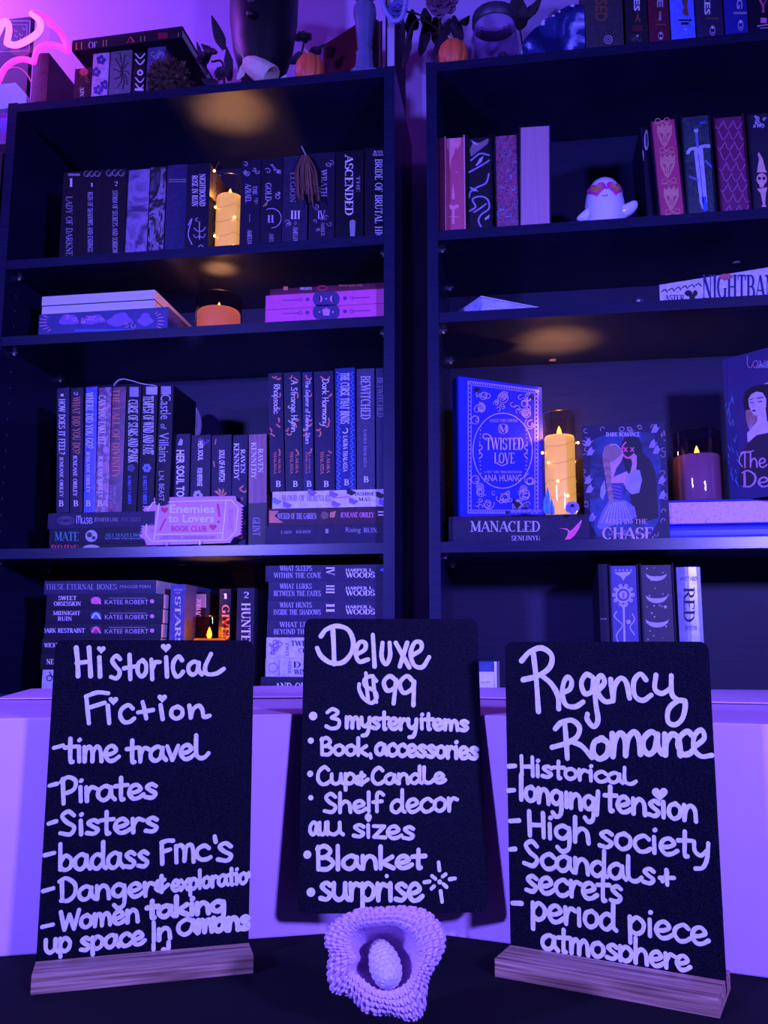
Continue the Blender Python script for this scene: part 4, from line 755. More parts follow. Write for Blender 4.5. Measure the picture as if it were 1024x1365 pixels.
# ------------------------------------------------------------------ third cell
ym = .035
X0, X1 = at(598, 705, ym)[0], at(786, 705, ym)[0]; zM = at(690, 686.5, ym)[2]
r = lying(598, 786, S3, zM, ym, '#24223a', 'thick dark lying book with narrow pale capitals and a pink bird, under the blue book', [('MANACLED', 'S', 'r', 627, 694.5, 720, 709, 'lw'), ('SENLINYU', 'S', 'r', 682, 714, 720, 721, 'lw')], lambda d: (d.poly([(745, 704), (756, 704.5), (760, 708), (764, 705), (775, 693), (776, 694), (772, 705), (766, 714), (760, 719), (753, 719.5), (757, 712), (757, 707)], INK['pk'])), hard=True, ym=700, d=.2)
def facing(pTL, pTR, yL, z0, d, cover, pages, label, hard=True, lean=0.0):
    P0 = at(*pTL, yL); P1 = atz(*pTR, P0[2]); T = nrm((P1[0]-P0[0], P1[1]-P0[1], 0)); D = np.array((-T[1], T[0], 0.)); O = np.array((P0[0], P0[1], z0)); w = np.linalg.norm((P1-P0)[:2])
    LOG.append((label[:30], round(w, 3), round(P0[2]-z0, 3), T.round(3)))
    r = add_book(O, T, Z, D, w, P0[2]-z0, d, cover, pages, label, 'cover', hard); dc = Deco(Plane(O, T, Z)); dc.base = .0005; dc.um = w-.0006; return r, dc
r, d = facing((611.5, 501.5), (722, 516.5), .045, zM, .026, M('#2430a8', .62, .05, spec=.2), '#8f93c8', 'blue hardback with silver filigree border standing upright beside the lit candle')
sv = ink('#b9a6b8')
def frame(d, x0, y0a, y0b, x1, y1a, y1b, w, c): d.polys(flat([(x0, y0a), (x1, y0b), (x1, y1b), (x0, y1a), (x0, y0a)], w), c)
frame(d, 624, 508, 520, 717, 684, 684, .9, sv); frame(d, 628, 513, 524, 713, 680, 680, .7, sv)
for k in range(30):
    f = k/29; d.disc(624+f*93, 510+f*12, 1.0, sv, n=6); d.disc(624.5+f*92, 682, 1.0, sv, n=6); d.disc(626, 512+f*168, .9, sv, n=6); d.disc(715, 523+f*158, .9, sv, n=6)
d.ring(669.5, 601, 39.5, 1.2, sv, ry=50, n=40)
rn = random.Random(3)
for bx_, by_ in ((645, 528), (671, 530), (697, 538), (640, 545), (700, 552), (634, 560), (707, 566), (640, 655), (672, 665), (700, 660), (650, 672), (690, 674), (634, 640), (706, 640)):
    for k in range(3):
        s = rn.choice((-1, 1)); a = rn.uniform(0, 6.3); rr = rn.uniform(5, 9); d.stroke([(bx_+s*rr*(1-.11*j)*cos(a+j*.75), by_+rr*(1-.11*j)*sin(a+j*.75)) for j in range(8)], .9, sv)
for k in range(44):
    top_ = k % 2; bx_, by_ = rn.uniform(633, 708), (rn.uniform(524, 552) if top_ else rn.uniform(656, 676))
    if ((bx_-669.5)/44)**2+((by_-601)/55)**2 > 1: s = rn.choice((-1, 1)); a = rn.uniform(0, 6.3); rr = rn.uniform(2.5, 5); d.stroke([(bx_+s*rr*(1-.11*j)*cos(a+j*.75), by_+rr*(1-.11*j)*sin(a+j*.75)) for j in range(7)], .8, sv)
for bx_, by_ in ((641, 544), (699, 551), (639, 649), (697, 652), (671, 527)):
    d.ring(bx_, by_, 4.6, .9, sv); d.ring(bx_, by_, 2.6, .9, sv); d.disc(bx_, by_, 1.1, sv)
d.poly([(630, 520), (634, 516), (640, 519), (635, 523)], INK['d']); d.poly([(704, 528), (707, 526), (711, 533), (707, 532)], INK['d']); d.poly([(683, 671), (684, 664), (688, 670), (694, 673), (688, 679)], INK['d'])
d.text('COLLECTORS EDITION', 'S', 'r', 652, 559, 689, 563, sv); d.text('M', 'S', 'r', 664, 567, 676, 577, sv); d.ring(670, 572, 6.5, .7, sv)
d.text('TWISTED', 'S', 'r', 647, 584, 697, 600, ink('#c8b8c0')); d.text('LOVE', 'S', 'r', 658, 604, 685, 618, ink('#c8b8c0')); d.stroke([(647, 586), (643, 583), (645, 579), (651, 580), (654, 584)], 1.6, sv); d.stroke([(660, 617), (668, 621), (676, 618)], 1.2, sv)
d.text('A NEW YORK TIMES BESTSELLER', 'S', 'r', 644, 628, 695, 631, sv); d.text('ANA HUANG', 'N', 'r', 644, 633, 694, 642, ink('#c8b8c0'))
for s, xs in ((-1, 638), (1, 702)): [d.disc(xs+s*-abs(k)*.35, 600+k*5+ (k*.2), .9, sv, n=6) for k in range(-6, 7)]; d.stroke([(xs, 592), (xs+s*-4, 597), (xs, 602), (xs+s*-4, 607), (xs, 612)], 1.3, sv)
d.done(r)

r, d = facing((775.5, 567.5), (886.5, 561), .052, S3, .022, M('#1d2038', .4, .05), '#b8b4c4', 'paperback cover of a woman with a long braid facing a hooded masked figure', hard=False)
br_ = ink('#9a7f8e'); d.poly([(776, 569), (886, 562), (890, 721), (777, 721)], M('#1a1838', .4)); 
d.poly([(790, 586), (812, 578), (840, 574), (872, 578), (880, 604), (882, 640), (880, 690), (868, 714), (798, 716), (788, 700), (786, 640)], Mpat('noise', ('#10142c', '#24407a', '#151a3a', '#2c4c88'), 14, .4, .8))
rn = random.Random(9)
for k in range(46):
    e = k % 4; f = rn.random(); x, y = ((777+5*rn.random(), 575+f*136), (882+5*rn.random(), 570+f*138), (780+f*104, 571-f*5+5*rn.random()), (780+f*104, 709+5*rn.random()))[e]
    a = rn.uniform(0, 6.3); d.stroke([(x+4*(1-.12*j)*cos(a+j*.8), y+4*(1-.12*j)*sin(a+j*.8)) for j in range(6)], .9, br_)
for x, y in ((784, 590), (787, 602), (873, 572), (870, 592), (875, 600), (784, 640), (786, 652), (882, 640), (883, 660), (789, 690)): d.poly([(x-5, y+5), (x-2, y-3), (x+2, y-7), (x+4, y-1), (x+7, y-3), (x+2, y+5)], ink('#8b7fd8'))
d.poly([(829, 590), (833, 583), (842, 581), (851, 584), (856, 592), (857, 604), (866, 612), (874, 630), (878, 690), (846, 700), (838, 640), (830, 612)], M('#0b0b16', .5))       # hooded figure
d.ring(838, 600, 8.5, 1.8, INK['pk'], ry=11, a0=40, a1=250, n=16)
for x in (834, 843): d.stroke([(x-2, 597), (x+2, 602)], 1.4, INK['pk']); d.stroke([(x+2, 597), (x-2, 602)], 1.4, INK['pk'])
d.stroke([(832, 607), (838, 610), (845, 605)], 1.2, INK['pk'])
sk = ink('#b98a96'); d.poly([(818, 636), (822, 624), (828, 616), (831, 608), (829, 600), (824, 594), (814, 598), (812, 612), (808, 625), (810, 646), (832, 648), (840, 637), (836, 628)], sk)
d.poly([(840, 632), (843, 618), (841, 610), (845, 604), (849, 608), (849, 618), (848, 628)], sk)
d.poly([(833, 641), (838, 632), (846, 626), (853, 627), (856, 640), (852, 657), (842, 659), (834, 651)], ink('#8f8bd0')); d.poly([(801, 650), (806, 640), (808, 655), (804, 667), (800, 662)], ink('#8f8bd0'))
d.poly([(812, 644), (832, 644), (831, 660), (833, 668), (812, 668)], ink('#3b3470'))
for k in range(5): d.stroke([(815+k*.4, 647+k*4.5), (828-k*.2, 650+k*4.5)], .8, ink('#7a74c0'))
d.poly([(812, 667), (834, 667), (846, 676), (849, 690), (838, 694), (800, 706), (796, 702), (802, 684)], ink('#6f69c4'))
for k in range(9): d.stroke([(814+k*2.3, 670), (802+k*5.2, 700-abs(k-4)*.8)], 1.1, ink('#a29ee6'))
hr = ink('#8a6a66'); d.poly([(803, 606), (806, 596), (814, 591), (822, 592), (828, 598), (829, 605), (822, 612), (816, 616), (810, 615), (804, 618)], hr)
for k in range(10): d.disc(808.5+k*.65, 615+k*5.4, 5.2-k*.22, ink('#957470' if k % 2 else '#7f605e'), ry=4.2)
d.poly([(813, 668), (817, 668), (816, 673), (812, 672)], hr); d.stroke([(813, 594), (821, 593), (827, 598)], 1.2, INK['lw'])
d.text('DARK ROMANCE', 'S', 'r', 808, 576.5, 853, 582, ink('#c9bfe0')); d.text('LOST IN THE', 'S', 'r', 809, 692, 863, 698.5, ink('#b99aa8')); d.text('CHASE', 'S', 'r', 803, 703, 871, 719, ink('#c8a6ac'))
d.done(r)

# two lying hardbacks, then the portrait book standing on them
yl = .045
r = lying(883.5, 1060, S3, at(950, 699.5, yl)[2], yl, '#2230c0', 'bright blue lying book under the rose paged one', ym=705, hard=True, face=M('#2030d0', .38), d=.16)
zP = at(950, 666.5, yl)[2]
r = lying(881, 1060, at(950, 699.5, yl)[2], zP, yl-.004, '#2028a0', 'lying blue bound book with rose metallic pages facing out', ym=682, hard=True, mode='top', pagemat=Mpat('noise', ('#a8708c', '#c490a8', '#96607e'), 160, .4, .3), d=.16)
r, d = facing((963, 480), (1060, 453), .065, zP, .034, M('#302d60', .5, .06, spec=.2), '#9a94b8', 'dusky hardback with an oval portrait of a dark haired woman, cut by the right border')
d.stroke([(968, 482), (972, 660)], 1.4, M('#2a2856')); 
d.polys([[(1036+57*cos(t)*.8+4, 552+48*sin(t)*.95) for t in [2*pi*k/40 for k in range(40)]]], Mpat('noise', ('#6a4a50', '#8a6a60', '#9a94c8', '#b8b0d8'), 16, .5, .6, (1, 1, 1.3)))
ppl = ink('#b9aede'); hb = M('#0d0c18')
d.poly([(993, 547), (991, 532), (995, 521), (1005, 514.5), (1020, 512), (1060, 512), (1060, 585), (1032, 578), (1024, 562), (1004, 546)], hb)
d.poly([(1010, 551), (1021, 544), (1023, 562), (1030, 570), (1060, 568), (1060, 592), (997, 589), (996.5, 577), (1004, 569), (1010, 562)], ppl)
d.poly([(998, 532), (1002, 525.5), (1009, 522), (1017, 523.5), (1022, 532), (1021.5, 543), (1016, 550), (1008.5, 554), (1004.5, 552.5), (1001.5, 547), (999, 542)], ppl)
d.poly([(999, 589), (1009, 580), (1024, 577), (1060, 575), (1060, 646), (984, 646), (988, 606)], M('#171432'))
for q, w_ in (([(1000, 533), (1004.5, 531.5)], 1.1), ([(1010, 531), (1018, 529.5)], 1.3), ([(1001, 537), (1004, 536.5)], 1.2), ([(1011, 536), (1016, 535)], 1.3)): d.stroke(q, w_, hb)
d.stroke([(1006, 537), (1003.5, 542), (1006, 543)], .6, ink('#7a6a9a')); d.disc(1005.5, 547.5, 2.6, ink('#3a1a40'), ry=1.4)
for k in range(26):
    x, y = rn.uniform(968, 984), rn.uniform(520, 640); d.stroke([(x, y), (x+rn.uniform(-3, 4), y+rn.uniform(4, 10))], .9, ink('#3f7fa8'))
for k in range(10): x = 1012+k*1.6; d.stroke([(x, 490), (x+rn.uniform(-6, 3), 480+rn.uniform(0, 12))], 1, ink('#3f9fd8'))
d.text('Lauren', 'H', 'r', 996, 474, 1046, 491, ink('#8a6a86')); d.text('The', 'H', 'r', 987, 601, 1024, 624, ink('#a58aa6')); d.text('Deal', 'H', 'r', 989, 626, 1052, 650, ink('#a58aa6')); d.stroke([(990, 622), (986, 615), (990, 605), (1005, 601)], 1.6, ink('#a58aa6'))
d.done(r)

# ------------------------------------------------------------------ fourth cell
y6 = .055; G8 = 'books behind the right hand sign'
def key(d):
    c = INK['lw']; d.ring(831, 793, 9.5, 2.2, c); d.disc(831, 793, 5.5, c); d.disc(831, 791.5, 1.8, INK['v']); d.poly([(830, 792), (832, 792), (833, 797), (829, 797)], INK['v'])
    for k in range(10): a = 2*pi*k/10; d.disc(831+12.5*cos(a), 793+12.5*sin(a), 2.6, c); d.disc(831+12.5*cos(a), 793+12.5*sin(a), 1.1, INK['v'])
    d.stroke([(831.5, 807), (833, 870)], 2.6, c); d.rect(828, 807, 836, 809, c)
    d.stroke([(822, 815), (819, 821), (823, 826), (830, 834), (822, 846), (824, 856)], 1.4, c); d.stroke([(843, 818), (846, 826), (840, 836), (846, 846)], 1.4, c); d.disc(838, 829, 3, c)
    d.poly([(819, 763), (842, 762), (839, 766), (835, 768), (831, 774), (827, 768), (822, 766)], c); [d.disc(821+k*5, 760, 1.3, c) for k in range(5)]
upright(797.5, 811, 752, S4, y6+.004, '#131125', 'dark spine left of the key patterned book behind the right sign', [('SARAH', 'S', 'r', 800, 824, 809, 826, 'm')], group=G8, hard=True)
upright(811.5, 851, 752, S4, y6, '#14122a', 'book with an ornate white key on a violet page edge', mode='pages', hard=True, pagemat=M('#3d3a78', .5), orn=key, group=G8)
def moons(d):
    c = INK['lw']
    for y, s in ((768, 1), (797, 1.05), (829, 1.1), (858, 1.1)):
        x = 875+(y-768)*.02; R_ = 14*s
        d.polys([[(x+R_*cos(t), y-4+R_*.75*sin(t)) for t in [pi*.04+pi*.92*k/12 for k in range(13)]]+[(x+R_*.98*cos(t), y-4+R_*.32*sin(t)) for t in [pi*.96-pi*.92*k/12 for k in range(13)]]], c)
    for k in range(22): d.disc(rn.uniform(861, 893), rn.uniform(756, 856), rn.uniform(.5, 1.2), c, n=6)
    d.disc(887, 809, 2, c)
upright(852.5, 898, 751, S4, y6, '#12101f', 'book with a column of white crescent moons on a black page edge', mode='pages', hard=True, pagemat=M('#1a1726', .5), orn=moons, group=G8)
upright(902, 934, 756, S4, y6, '#9aa0c8', 'silvery book with three tall dark capitals, standing right of the moon book', [('RED', 'S', 'd', 911.5, 783, 926, 829, 'd'), ('AVEYARD', 'N', 'r', 907, 768.5, 930, 774, 'dg'), ('QUEEN', 'S', 'd', 911, 834, 929, 840, 'dg')], hard=True, group=G8, face=M('#8c90b8', .3, .15, metal=.5))
r = lying(600, 664, S4, at(650, 881.5, .02)[2], .02, '#3a4a78', 'small book with a white barcode panel, peeping between the middle and right signs', [('16.99', 'N', 'r', 641, 908, 653, 911, 'dg')], lambda d: (d.rect(630, 895.5, 659, 917, M('#cfcbe0', .5))), d=.14)
mb = MB(); q = at(659, 882, .019)
mb.box((q[0], .0185, S4), X*.004, Y*.001, Z*(q[2]-S4), M('#d8d8e2', .3)); mb.build('cover_edge', r)

# ------------------------------------------------------------------ top of the right case
yT = .045; G9 = 'books on top of the right bookcase'
for a, b, lab, cov, tx, orn in (
    (781, 832, 'wide charcoal book with large bronze capitals and a round target mark low down', '#3a3742', [('PROMISED', 'B', 'd', 793, -52, 810, 29, 'br')], lambda d: (d.ring(811, 53, 5.2, 1, INK['lw']), d.ring(811, 53, 2.4, 1, INK['lw']))),
    (835, 865, 'dark book with bronze feather, between the wide charcoal and the maroon books', '#24222e', [('FLAMES', 'B', 'd', 845, -45, 853, 15, 'w')], lambda d: (d.poly([(846, 31), (850, 16), (854, 28), (853, 31), (850, 26)], INK['br']), d.rect(843, 34, 857, 42, ink('#4a2430')), d.disc(850, 48, 1.6, INK['lw']), filig(838, 862, 47, 56, 90, 6, 'dg')(d))),
    (866, 894, 'maroon book with pale capitals on top of the right case', '#5a1c34', [('FIRE', 'B', 'd', 876, -35, 884, 10, 'lw')], lambda d: (d.poly([(879, 16), (881, 15), (882, 27), (878, 28)], INK['m']), d.rect(874, 32, 888, 34, INK['br']), d.ring(881, 48, 3, .8, INK['lw'], ry=5), d.disc(881, 45, 1.2, INK['w']), d.disc(881, 51, 1.2, INK['w']))),
    (895.5, 928, 'brightest blue book with a small braided figure on top of the right case', '#5c78ff', [], lambda d: (d.poly([(909, 0), (917, 0), (916, 10), (918, 20), (913, 21), (910, 17), (912, 10)], INK['br']), d.rect(905, 26, 922, 28, INK['d']), d.rect(908, 30, 918, 33, INK['d']), d.rect(912, 39, 916, 40, INK['w']))),
    (929.5, 966, 'dark violet book with white capitals, right of the brightest blue one', '#2b2748', [('SNAKES', 'B', 'd', 939, -45, 947, 20, 'w')], lambda d: (d.rect(941, 24, 958, 26, INK['br']), d.ring(950, 41, 3.2, .9, INK['lw'], ry=6.5), d.disc(950, 37, 1.6, INK['w']), d.disc(950, 44, 1.2, INK['lw']))),
    (968, 999, 'deep blue book with pale capitals, second from the right border on the top', '#262a8a', [('KING', 'B', 'd', 982, -35, 990, 12, 'lw')], lambda d: (d.rect(978, 16, 996, 19, INK['m']), d.ring(987.5, 34, 3.2, .9, INK['lw'], ry=7), d.disc(987.5, 29.5, 1.6, INK['w']), d.disc(987.5, 37, 1.4, INK['lw']))),
    (1000.5, 1034, 'black book with a large pink letter, at the right border on the top', '#14122a', [('Y', 'S', 'r', 1011, -1, 1024, 17, 'pk')], lambda d: (d.rect(1014, 24, 1022, 31, INK['p']), d.stroke([(1010, 35), (1024, 33)], 1.6, INK['lw']), d.stroke([(1014, 38), (1024, 37)], 1.2, INK['lw'])))):
    z1 = 2.25; q0, q1 = at(a, 45, yT), at(b, 45, yT); t = q1[0]-q0[0]-GAP; O = np.array((q0[0], yT, TOP))
    r = add_book(O, X, Z, Y, t, .225, .155, cov, '#cfc8bd', lab, 'spine', True, group=G9)
    d = Deco(Plane(O, X, Z)); d.base = .0005; orn(d)
    for (s, st, dr, a_, b_, c_, d_, col) in tx: d.text(s, st, dr, a_, b_, c_, d_, ink(col))
    d.done(r)
# ================================================================== candles
WICK = M('#2a1c14', .8); FLAME = Memit('#ffa030', 12.0)
def candle(x0, x1, ywax, yglass, zs, y, label, wax, glow, tint, power, group='flameless candles in glass cylinders', floor_=None, kw=1.0, spot=3.6):
    a, b = at(x0, ywax, y), at(x1, ywax, y); r = (b[0]-a[0])/2; c = np.array(((a[0]+b[0])/2, y, zs)); hw_ = a[2]-zs; hg = at((x0+x1)/2, yglass, y-r)[2]-zs
    t = thing('candle', label, 'candle', c, group); R_ = r*1.07
    m, nt, bs = new('candle_wax_%s' % wax.strip('#')); bs.inputs['Base Color'].default_value = (*lin(wax), 1); bs.inputs['Roughness'].default_value = .5
    bs.inputs['Emission Color'].default_value = (*lin(glow[0]), 1); bs.inputs['Emission Strength'].default_value = glow[1]
    mb = MB(); mb.lathe(c, [(.0001, .004), (r*.97, .004), (r, .008), (r, hw_*.5), (r*.995, hw_-.004), (r*.93, hw_), (r*.7, hw_-.002), (.0001, hw_-.004)], m, 40, fn=lambda a_, h: 1+.006*sin(3*a_+h*40)); mb.build('wax', t)
    mb = MB(); g = Mglass(tint); mb.lathe(c, [(.0001, .001), (R_, .001), (R_*1.01, .004), (R_*1.01, hg-.002), (R_*1.0, hg), (R_*.985, hg-.001), (R_*.98, .004), (.0001, .004)], g, 44); mb.build('glass', t)
    mb = MB(); mb.tube([c+Z*(hw_-.006), c+Z*(hw_+.004)], .0008, WICK, 6); mb.build('wick', t)
    mb = MB(); fl = .022*kw; mb.lathe(c+Z*(hw_-.001), [(.0001, 0), (.0034*kw, fl*.12), (.0048*kw, fl*.3), (.0036*kw, fl*.6), (.0014*kw, fl*.88), (.0001, fl)], FLAME, 14); mb.build('flame', t)
    pt('candle_light', c+Z*(hw_+fl*.5)+Y*.0085, power*.22, (1.0, .40, .07), .006)
    sl = bpy.data.lights.new('candle_glow_spot', 'SPOT'); sl.energy = power*spot; sl.color = (1.0, .36, .05); sl.spot_size = radians(64); sl.spot_blend = 1.0; sl.shadow_soft_size = .012   # added upward spot, throws a candle glow onto the shelf above
    so = bpy.data.objects.new('candle_glow_spot', sl); COL.objects.link(so); so.location = c+Z*(hw_+fl*1.1); so.rotation_euler = (pi, 0, 0)
    return c, r, hw_
def fairy(c, r, h, label, turns, seed, up=()):
    t = thing('fairy_light_string', label, 'string lights', c+np.array((0, -r*1.1, .001)), 'warm fairy lights wound round candles'); rn = random.Random(seed)
    pts = [c+np.array(((r*1.085+.0042)*cos(a), (r*1.085+.0042)*sin(a), h*(.04+.92*k/60)+.004*sin(5*a))) for k in range(61) for a in [-2.2+turns*2*pi*k/60]]+[np.array(p) for p in up]
    mb = MB(); mb.tube(pts, .0003, M('#a88a60', .4, metal=.6), 5); mb.build('wire', t)
    bm = Memit('#ffd060', 7.0)
    for k in range(3, len(pts), 6):
        mb = MB(); mb.sphere(pts[k], .0026, bm, 10, 6); mb.build('bulb', t)
c, r, h = candle(289.5, 324, 266, 231, S1, .066, 'tall lit cream candle in clear glass among the upper left books, ringed by fairy lights', '#c4a860', ('#ffc070', .70), '#f8f0ea', 7.0)
q = [c+np.array((-r*.9, -r*1.05, h*k)) for k in (1.02, 1.2, 1.35)]; fairy(c, r, h, 'fairy light wire wound around the tall candle on the upper left shelf', 4.0, 1, q+[c+np.array((-r*.5, -r*1.1, h*1.5))])
candle(264.5, 319.5, 418, 386, S2, .062, 'squat peach candle in dark tinted glass, between pale paged and pink books', '#e8956a', ('#ff8a58', .36), '#efe2de', 2.0)
c, r, h = candle(725.5, 766, 583, 547, zM, .135, 'lit cream candle with fairy lights between the blue book and the braid cover', '#c4a860', ('#ffc070', .78), '#f8f0ea', 6.0); fairy(c, r, h, 'fairy light wire wound around the candle beside the blue book', 4.6, 5)
candle(898, 961, 610, 571, zP, .115, 'wide dim candle in smoky glass left of the portrait book', '#a8809c', ('#ff8a58', .015), '#e8dce4', .12)
candle(259, 299, 851, 821, S4+.02, .045, 'small lit candle in amber glass just above the left sign', '#e8a860', ('#ff9a3a', .45), '#f2d8b8', 1.6)

# ------------------------------------------------------------------ ghost figurine
yg = .075; gw = (at(833, 280, yg)[0]-at(778.5, 280, yg)[0])/2; gx = at(806, 270, yg)[0]; gh = zat(806, 238.5, yg)-S1; c = np.array((gx, yg, S1)); t = thing('ghost_figurine', 'little glossy white ghost wearing pink heart sunglasses, waving one arm', 'figurine', c)
GW = M('#d4d4ee', .12, .03, 20)
mb = MB(); prof = [(.0001, .0005), (gw*1.1, .0005), (gw*1.12, .004), (gw*1.02, gh*.12), (gw*.99, gh*.35), (gw*.97, gh*.55), (gw*.90, gh*.70), (gw*.78, gh*.82), (gw*.58, gh*.92), (gw*.3, gh*.985), (.0001, gh)]
mb.lathe(c, prof, GW, 48, fn=lambda a, h: 1+(.06*max(0, 1-h/(gh*.25)))*sin(6*a)); mb.build('body', t)
ya = yg-gw*.25; AP = smoothpts([at(822, 284, ya), at(834, 281, ya), at(842, 276, ya), at(849, 268, ya)], 5)
mb = MB(); mb.tube(AP, [.0135, .0135, .0132, .013, .0128, .0125, .0122, .0118, .0114, .011, .0105, .0098, .009, .0075, .005, .001][:len(AP)], GW, 16); mb.build('arm', t)
AP = smoothpts([at(788, 284, ya), at(779, 289, ya), at(769, 292.5, ya)], 5)
mb = MB(); mb.tube(AP, [.012, .012, .0115, .011, .0105, .010, .009, .008, .0065, .0045, .001][:len(AP)], GW, 14); mb.build('tail', t)
def hpts(cx, cz, s, n=28): return [(cx+s*.0625*16*sin(a)**3, cz+s*.0625*(13*cos(a)-5*cos(2*a)-2*cos(3*a)-cos(4*a))) for a in [2*pi*k/n for k in range(n)]]
def face_y(x, z):       # front of the body at a height
    hh = z-c[2]; pr = sorted(prof[1:], key=lambda p: p[1]); rr = np.interp(hh, [p[1] for p in pr], [p[0] for p in pr]); return c[1]-sqrt(max(1e-8, rr*rr-(x-c[0])**2))
def stick(pts2, off): return [np.array((x, face_y(x, z)-off, z)) for x, z in pts2]
for s, xx in ((-1, -.45), (1, .47)):
    cx, cz = c[0]+gw*xx, c[2]+gh*.70
    o_, i_ = hpts(cx, cz, gw*.40), hpts(cx, cz+gw*.01, gw*.28)
    mb = MB(); P_ = stick(o_, .0022); Q_ = stick(i_, .0022); n = len(P_)
    mb.add(P_+Q_, [(k, (k+1) % n, (k+1) % n+n, k+n) for k in range(n)], M('#e02aa0', .25)); mb.tube(P_, .0012, M('#e02aa0', .25), 6, closed=True); fr_ = mb.build('sunglasses_frame', t)
    mb = MB(); Q2 = stick(i_, .002); mb.add(Q2+[np.mean(Q2, 0)], [(k, (k+1) % n, n) for k in range(n)], M('#b8905a', .2)); mb.build('lens', fr_)
mb = MB(); mb.tube(stick([(c[0]-gw*.06, c[2]+gh*.70), (c[0]+gw*.06, c[2]+gh*.665)], .002), .0014, M('#e02aa0', .25), 6); mb.build('sunglasses_bridge', t)
mb = MB(); mb.tube(stick([(c[0]-gw*.20+k*gw*.05, c[2]+gh*.56-gh*.022*sin(pi*k/5)) for k in range(6)], .0006), .0011, M('#a8844a', .4), 6); mb.build('smile', t)

# ------------------------------------------------------------------ ticket sign on its little clear easel
yt_ = .028; q = at(256, 722, yt_)
TP = [(195, 664), (256, 662.5), (314, 661.5), (316, 668), (325, 674)]+[p for k in range(10) for p in ((325-.5*k*.35, 675.5+k*4.0), (321.5-.5*k*.35, 677.5+k*4.0))]+[(317, 715), (311, 717), (307, 724), (250, 726), (196, 727), (193, 719), (187, 716)]+[p for k in range(10) for p in ((187+k*.35, 713-k*3.7), (190.5+k*.35, 711-k*3.7))]+[(190, 675), (196, 671)]
A_ = at(190, 726, yt_); TPl = Plane((A_[0], yt_, S3), X, nrm((0, .10, 1))); t = thing('ticket_sign', 'pink and white ticket shaped sign with two hearts, standing before the lying books', 'sign', (q[0], yt_, S3))
mb = MB(); pts3 = [TPl.w(TPl.uv(*p), .002) for p in TP]; mb.prism(pts3, -TPl.N*.004, M('#c684c0', .4, .04)); mb.build('panel', t)
d = Deco(TPl); d.base = .0024; wv, vv, rr_ = INK['w'], ink('#9a6ab0'), INK['r']
def fr(p, w, c_): d.polys(flat(p+[p[0]], w), c_)
fr([(205, 670), (309, 667), (318, 677), (315, 709), (304, 720), (203, 722), (195, 713), (198, 679)], 1.6, wv); d.polys(flat([(213, 671), (206, 720)], 1.8), wv); d.polys(flat([(302, 668), (297, 719)], 1.8), wv); d.polys(flat([(208, 713), (298, 711)], 1.6), wv)
d.text('Enemies', 'B', 'r', 227, 673, 287, 684.5, wv); d.text('to Lovers', 'B', 'r', 225, 686, 286, 697, wv); d.text('BOOK CLUB', 'B', 'r', 229, 701, 276, 709, rr_); d.text('LIFETIME MEMBERSHIP', 'B', 'r', 214, 714.5, 288, 719, vv)
d.text('BOOK CLUB', 'N', 'd', 200, 684, 206, 710, ink('#b06a9a')); d.text('BOOK CLUB', 'N', 'd', 305, 680, 311, 706, ink('#b06a9a'))
d.heart(220, 680, 5, rr_); d.heart(284.5, 703, 5, rr_); d.stroke([(221, 692), (214, 707)], 2.2, rr_); d.stroke([(291, 673), (293, 688)], 2.8, rr_); d.disc(292, 696, 1.7, rr_); [d.disc(x, y, 1.1, ink('#e05a9a')) for x, y in ((215, 690), (224, 701), (221, 706), (237, 672), (250, 671.5), (297, 673), (289, 709))]
d.done(t)
t = thing('easel', 'clear acrylic easel with two prongs holding the ticket sign', 'easel', (q[0], yt_+.02, S3)); AC = Mglass('#f4f0ff', rough=.1)
for xx in (223, 267):
    a = at(xx, 722, yt_-.006); mb = MB(); mb.box((a[0]-.0012, yt_-.009, S3), X*.0024, Y*.05, Z*.003, M('#b9b4d8', .15)); mb.box((a[0]-.0012, yt_-.009, S3), X*.0024, Y*.0018, Z*.012, M('#d8d4f0', .15)); mb.box((a[0]-.0012, yt_+.008, S3+.003), X*.0024, Y*.002, nrm((0, .12, 1))*.05, AC); mb.build('prong', t)
mb = MB(); a, b = at(223, 722, yt_), at(267, 722, yt_); mb.bx(a[0], b[0], yt_+.036, yt_+.041, S3+.003, S3+.006, AC); mb.build('cross_bar', t)

# oval plaque behind the uprights
YP = .20; q = at(250, 582, YP); t0 = thing('oval_plaque', 'pale oval engraved plaque peeping out behind the uprights above the ticket', 'plaque', (q[0], YP, S3)); pl = Plane((q[0], YP, S3), X, Z)
h_ = zat(250, 538.5, YP); w_ = (at(267, 575, YP)[0]-at(233, 575, YP)[0])/2; zc = h_-w_*1.65
mb = MB(); mb.prism([(q[0]+w_*cos(a), YP, zc+w_*1.65*sin(a)) for a in [2*pi*k/40 for k in range(40)]], (0, .006, 0), M('#b0a6b8', .5, .1, 40)); mb.build('panel', t0)
mb = MB(); mb.bx(q[0]-.03, q[0]+.03, YP+.001, YP+.02, S3, zc-w_*1.6, M('#5a5064', .6)); mb.build('stand', t0)
d = Deco(pl); [d.ring(250, 566+k, 13-2.0*k, .8, INK['m'], ry=22-3*k, a0=170, a1=370) for k in range(3)]; [d.stroke([(238+k*2.2, 585), (239+k*2.1, 566-4*sin(k/11*pi))], .7, INK['m']) for k in range(12)]; d.done(t0)

# white ribbon lying over the tops of the uprights
a = [at(*p, .045) for p in ((151, 514), (156, 508), (164, 505.5), (176, 508), (190, 512), (205, 514), (211, 515.5))]
mb = MB(); P_ = smoothpts(a, 5)
for i in range(len(P_)-1): mb.box(P_[i], P_[i+1]-P_[i], Y*.006, Z*.0012, M('#d4d0e4', .5))
single(mb, 'ribbon', 'white ribbon bookmark looping over the tops of the middle left uprights', 'ribbon', P_[0])
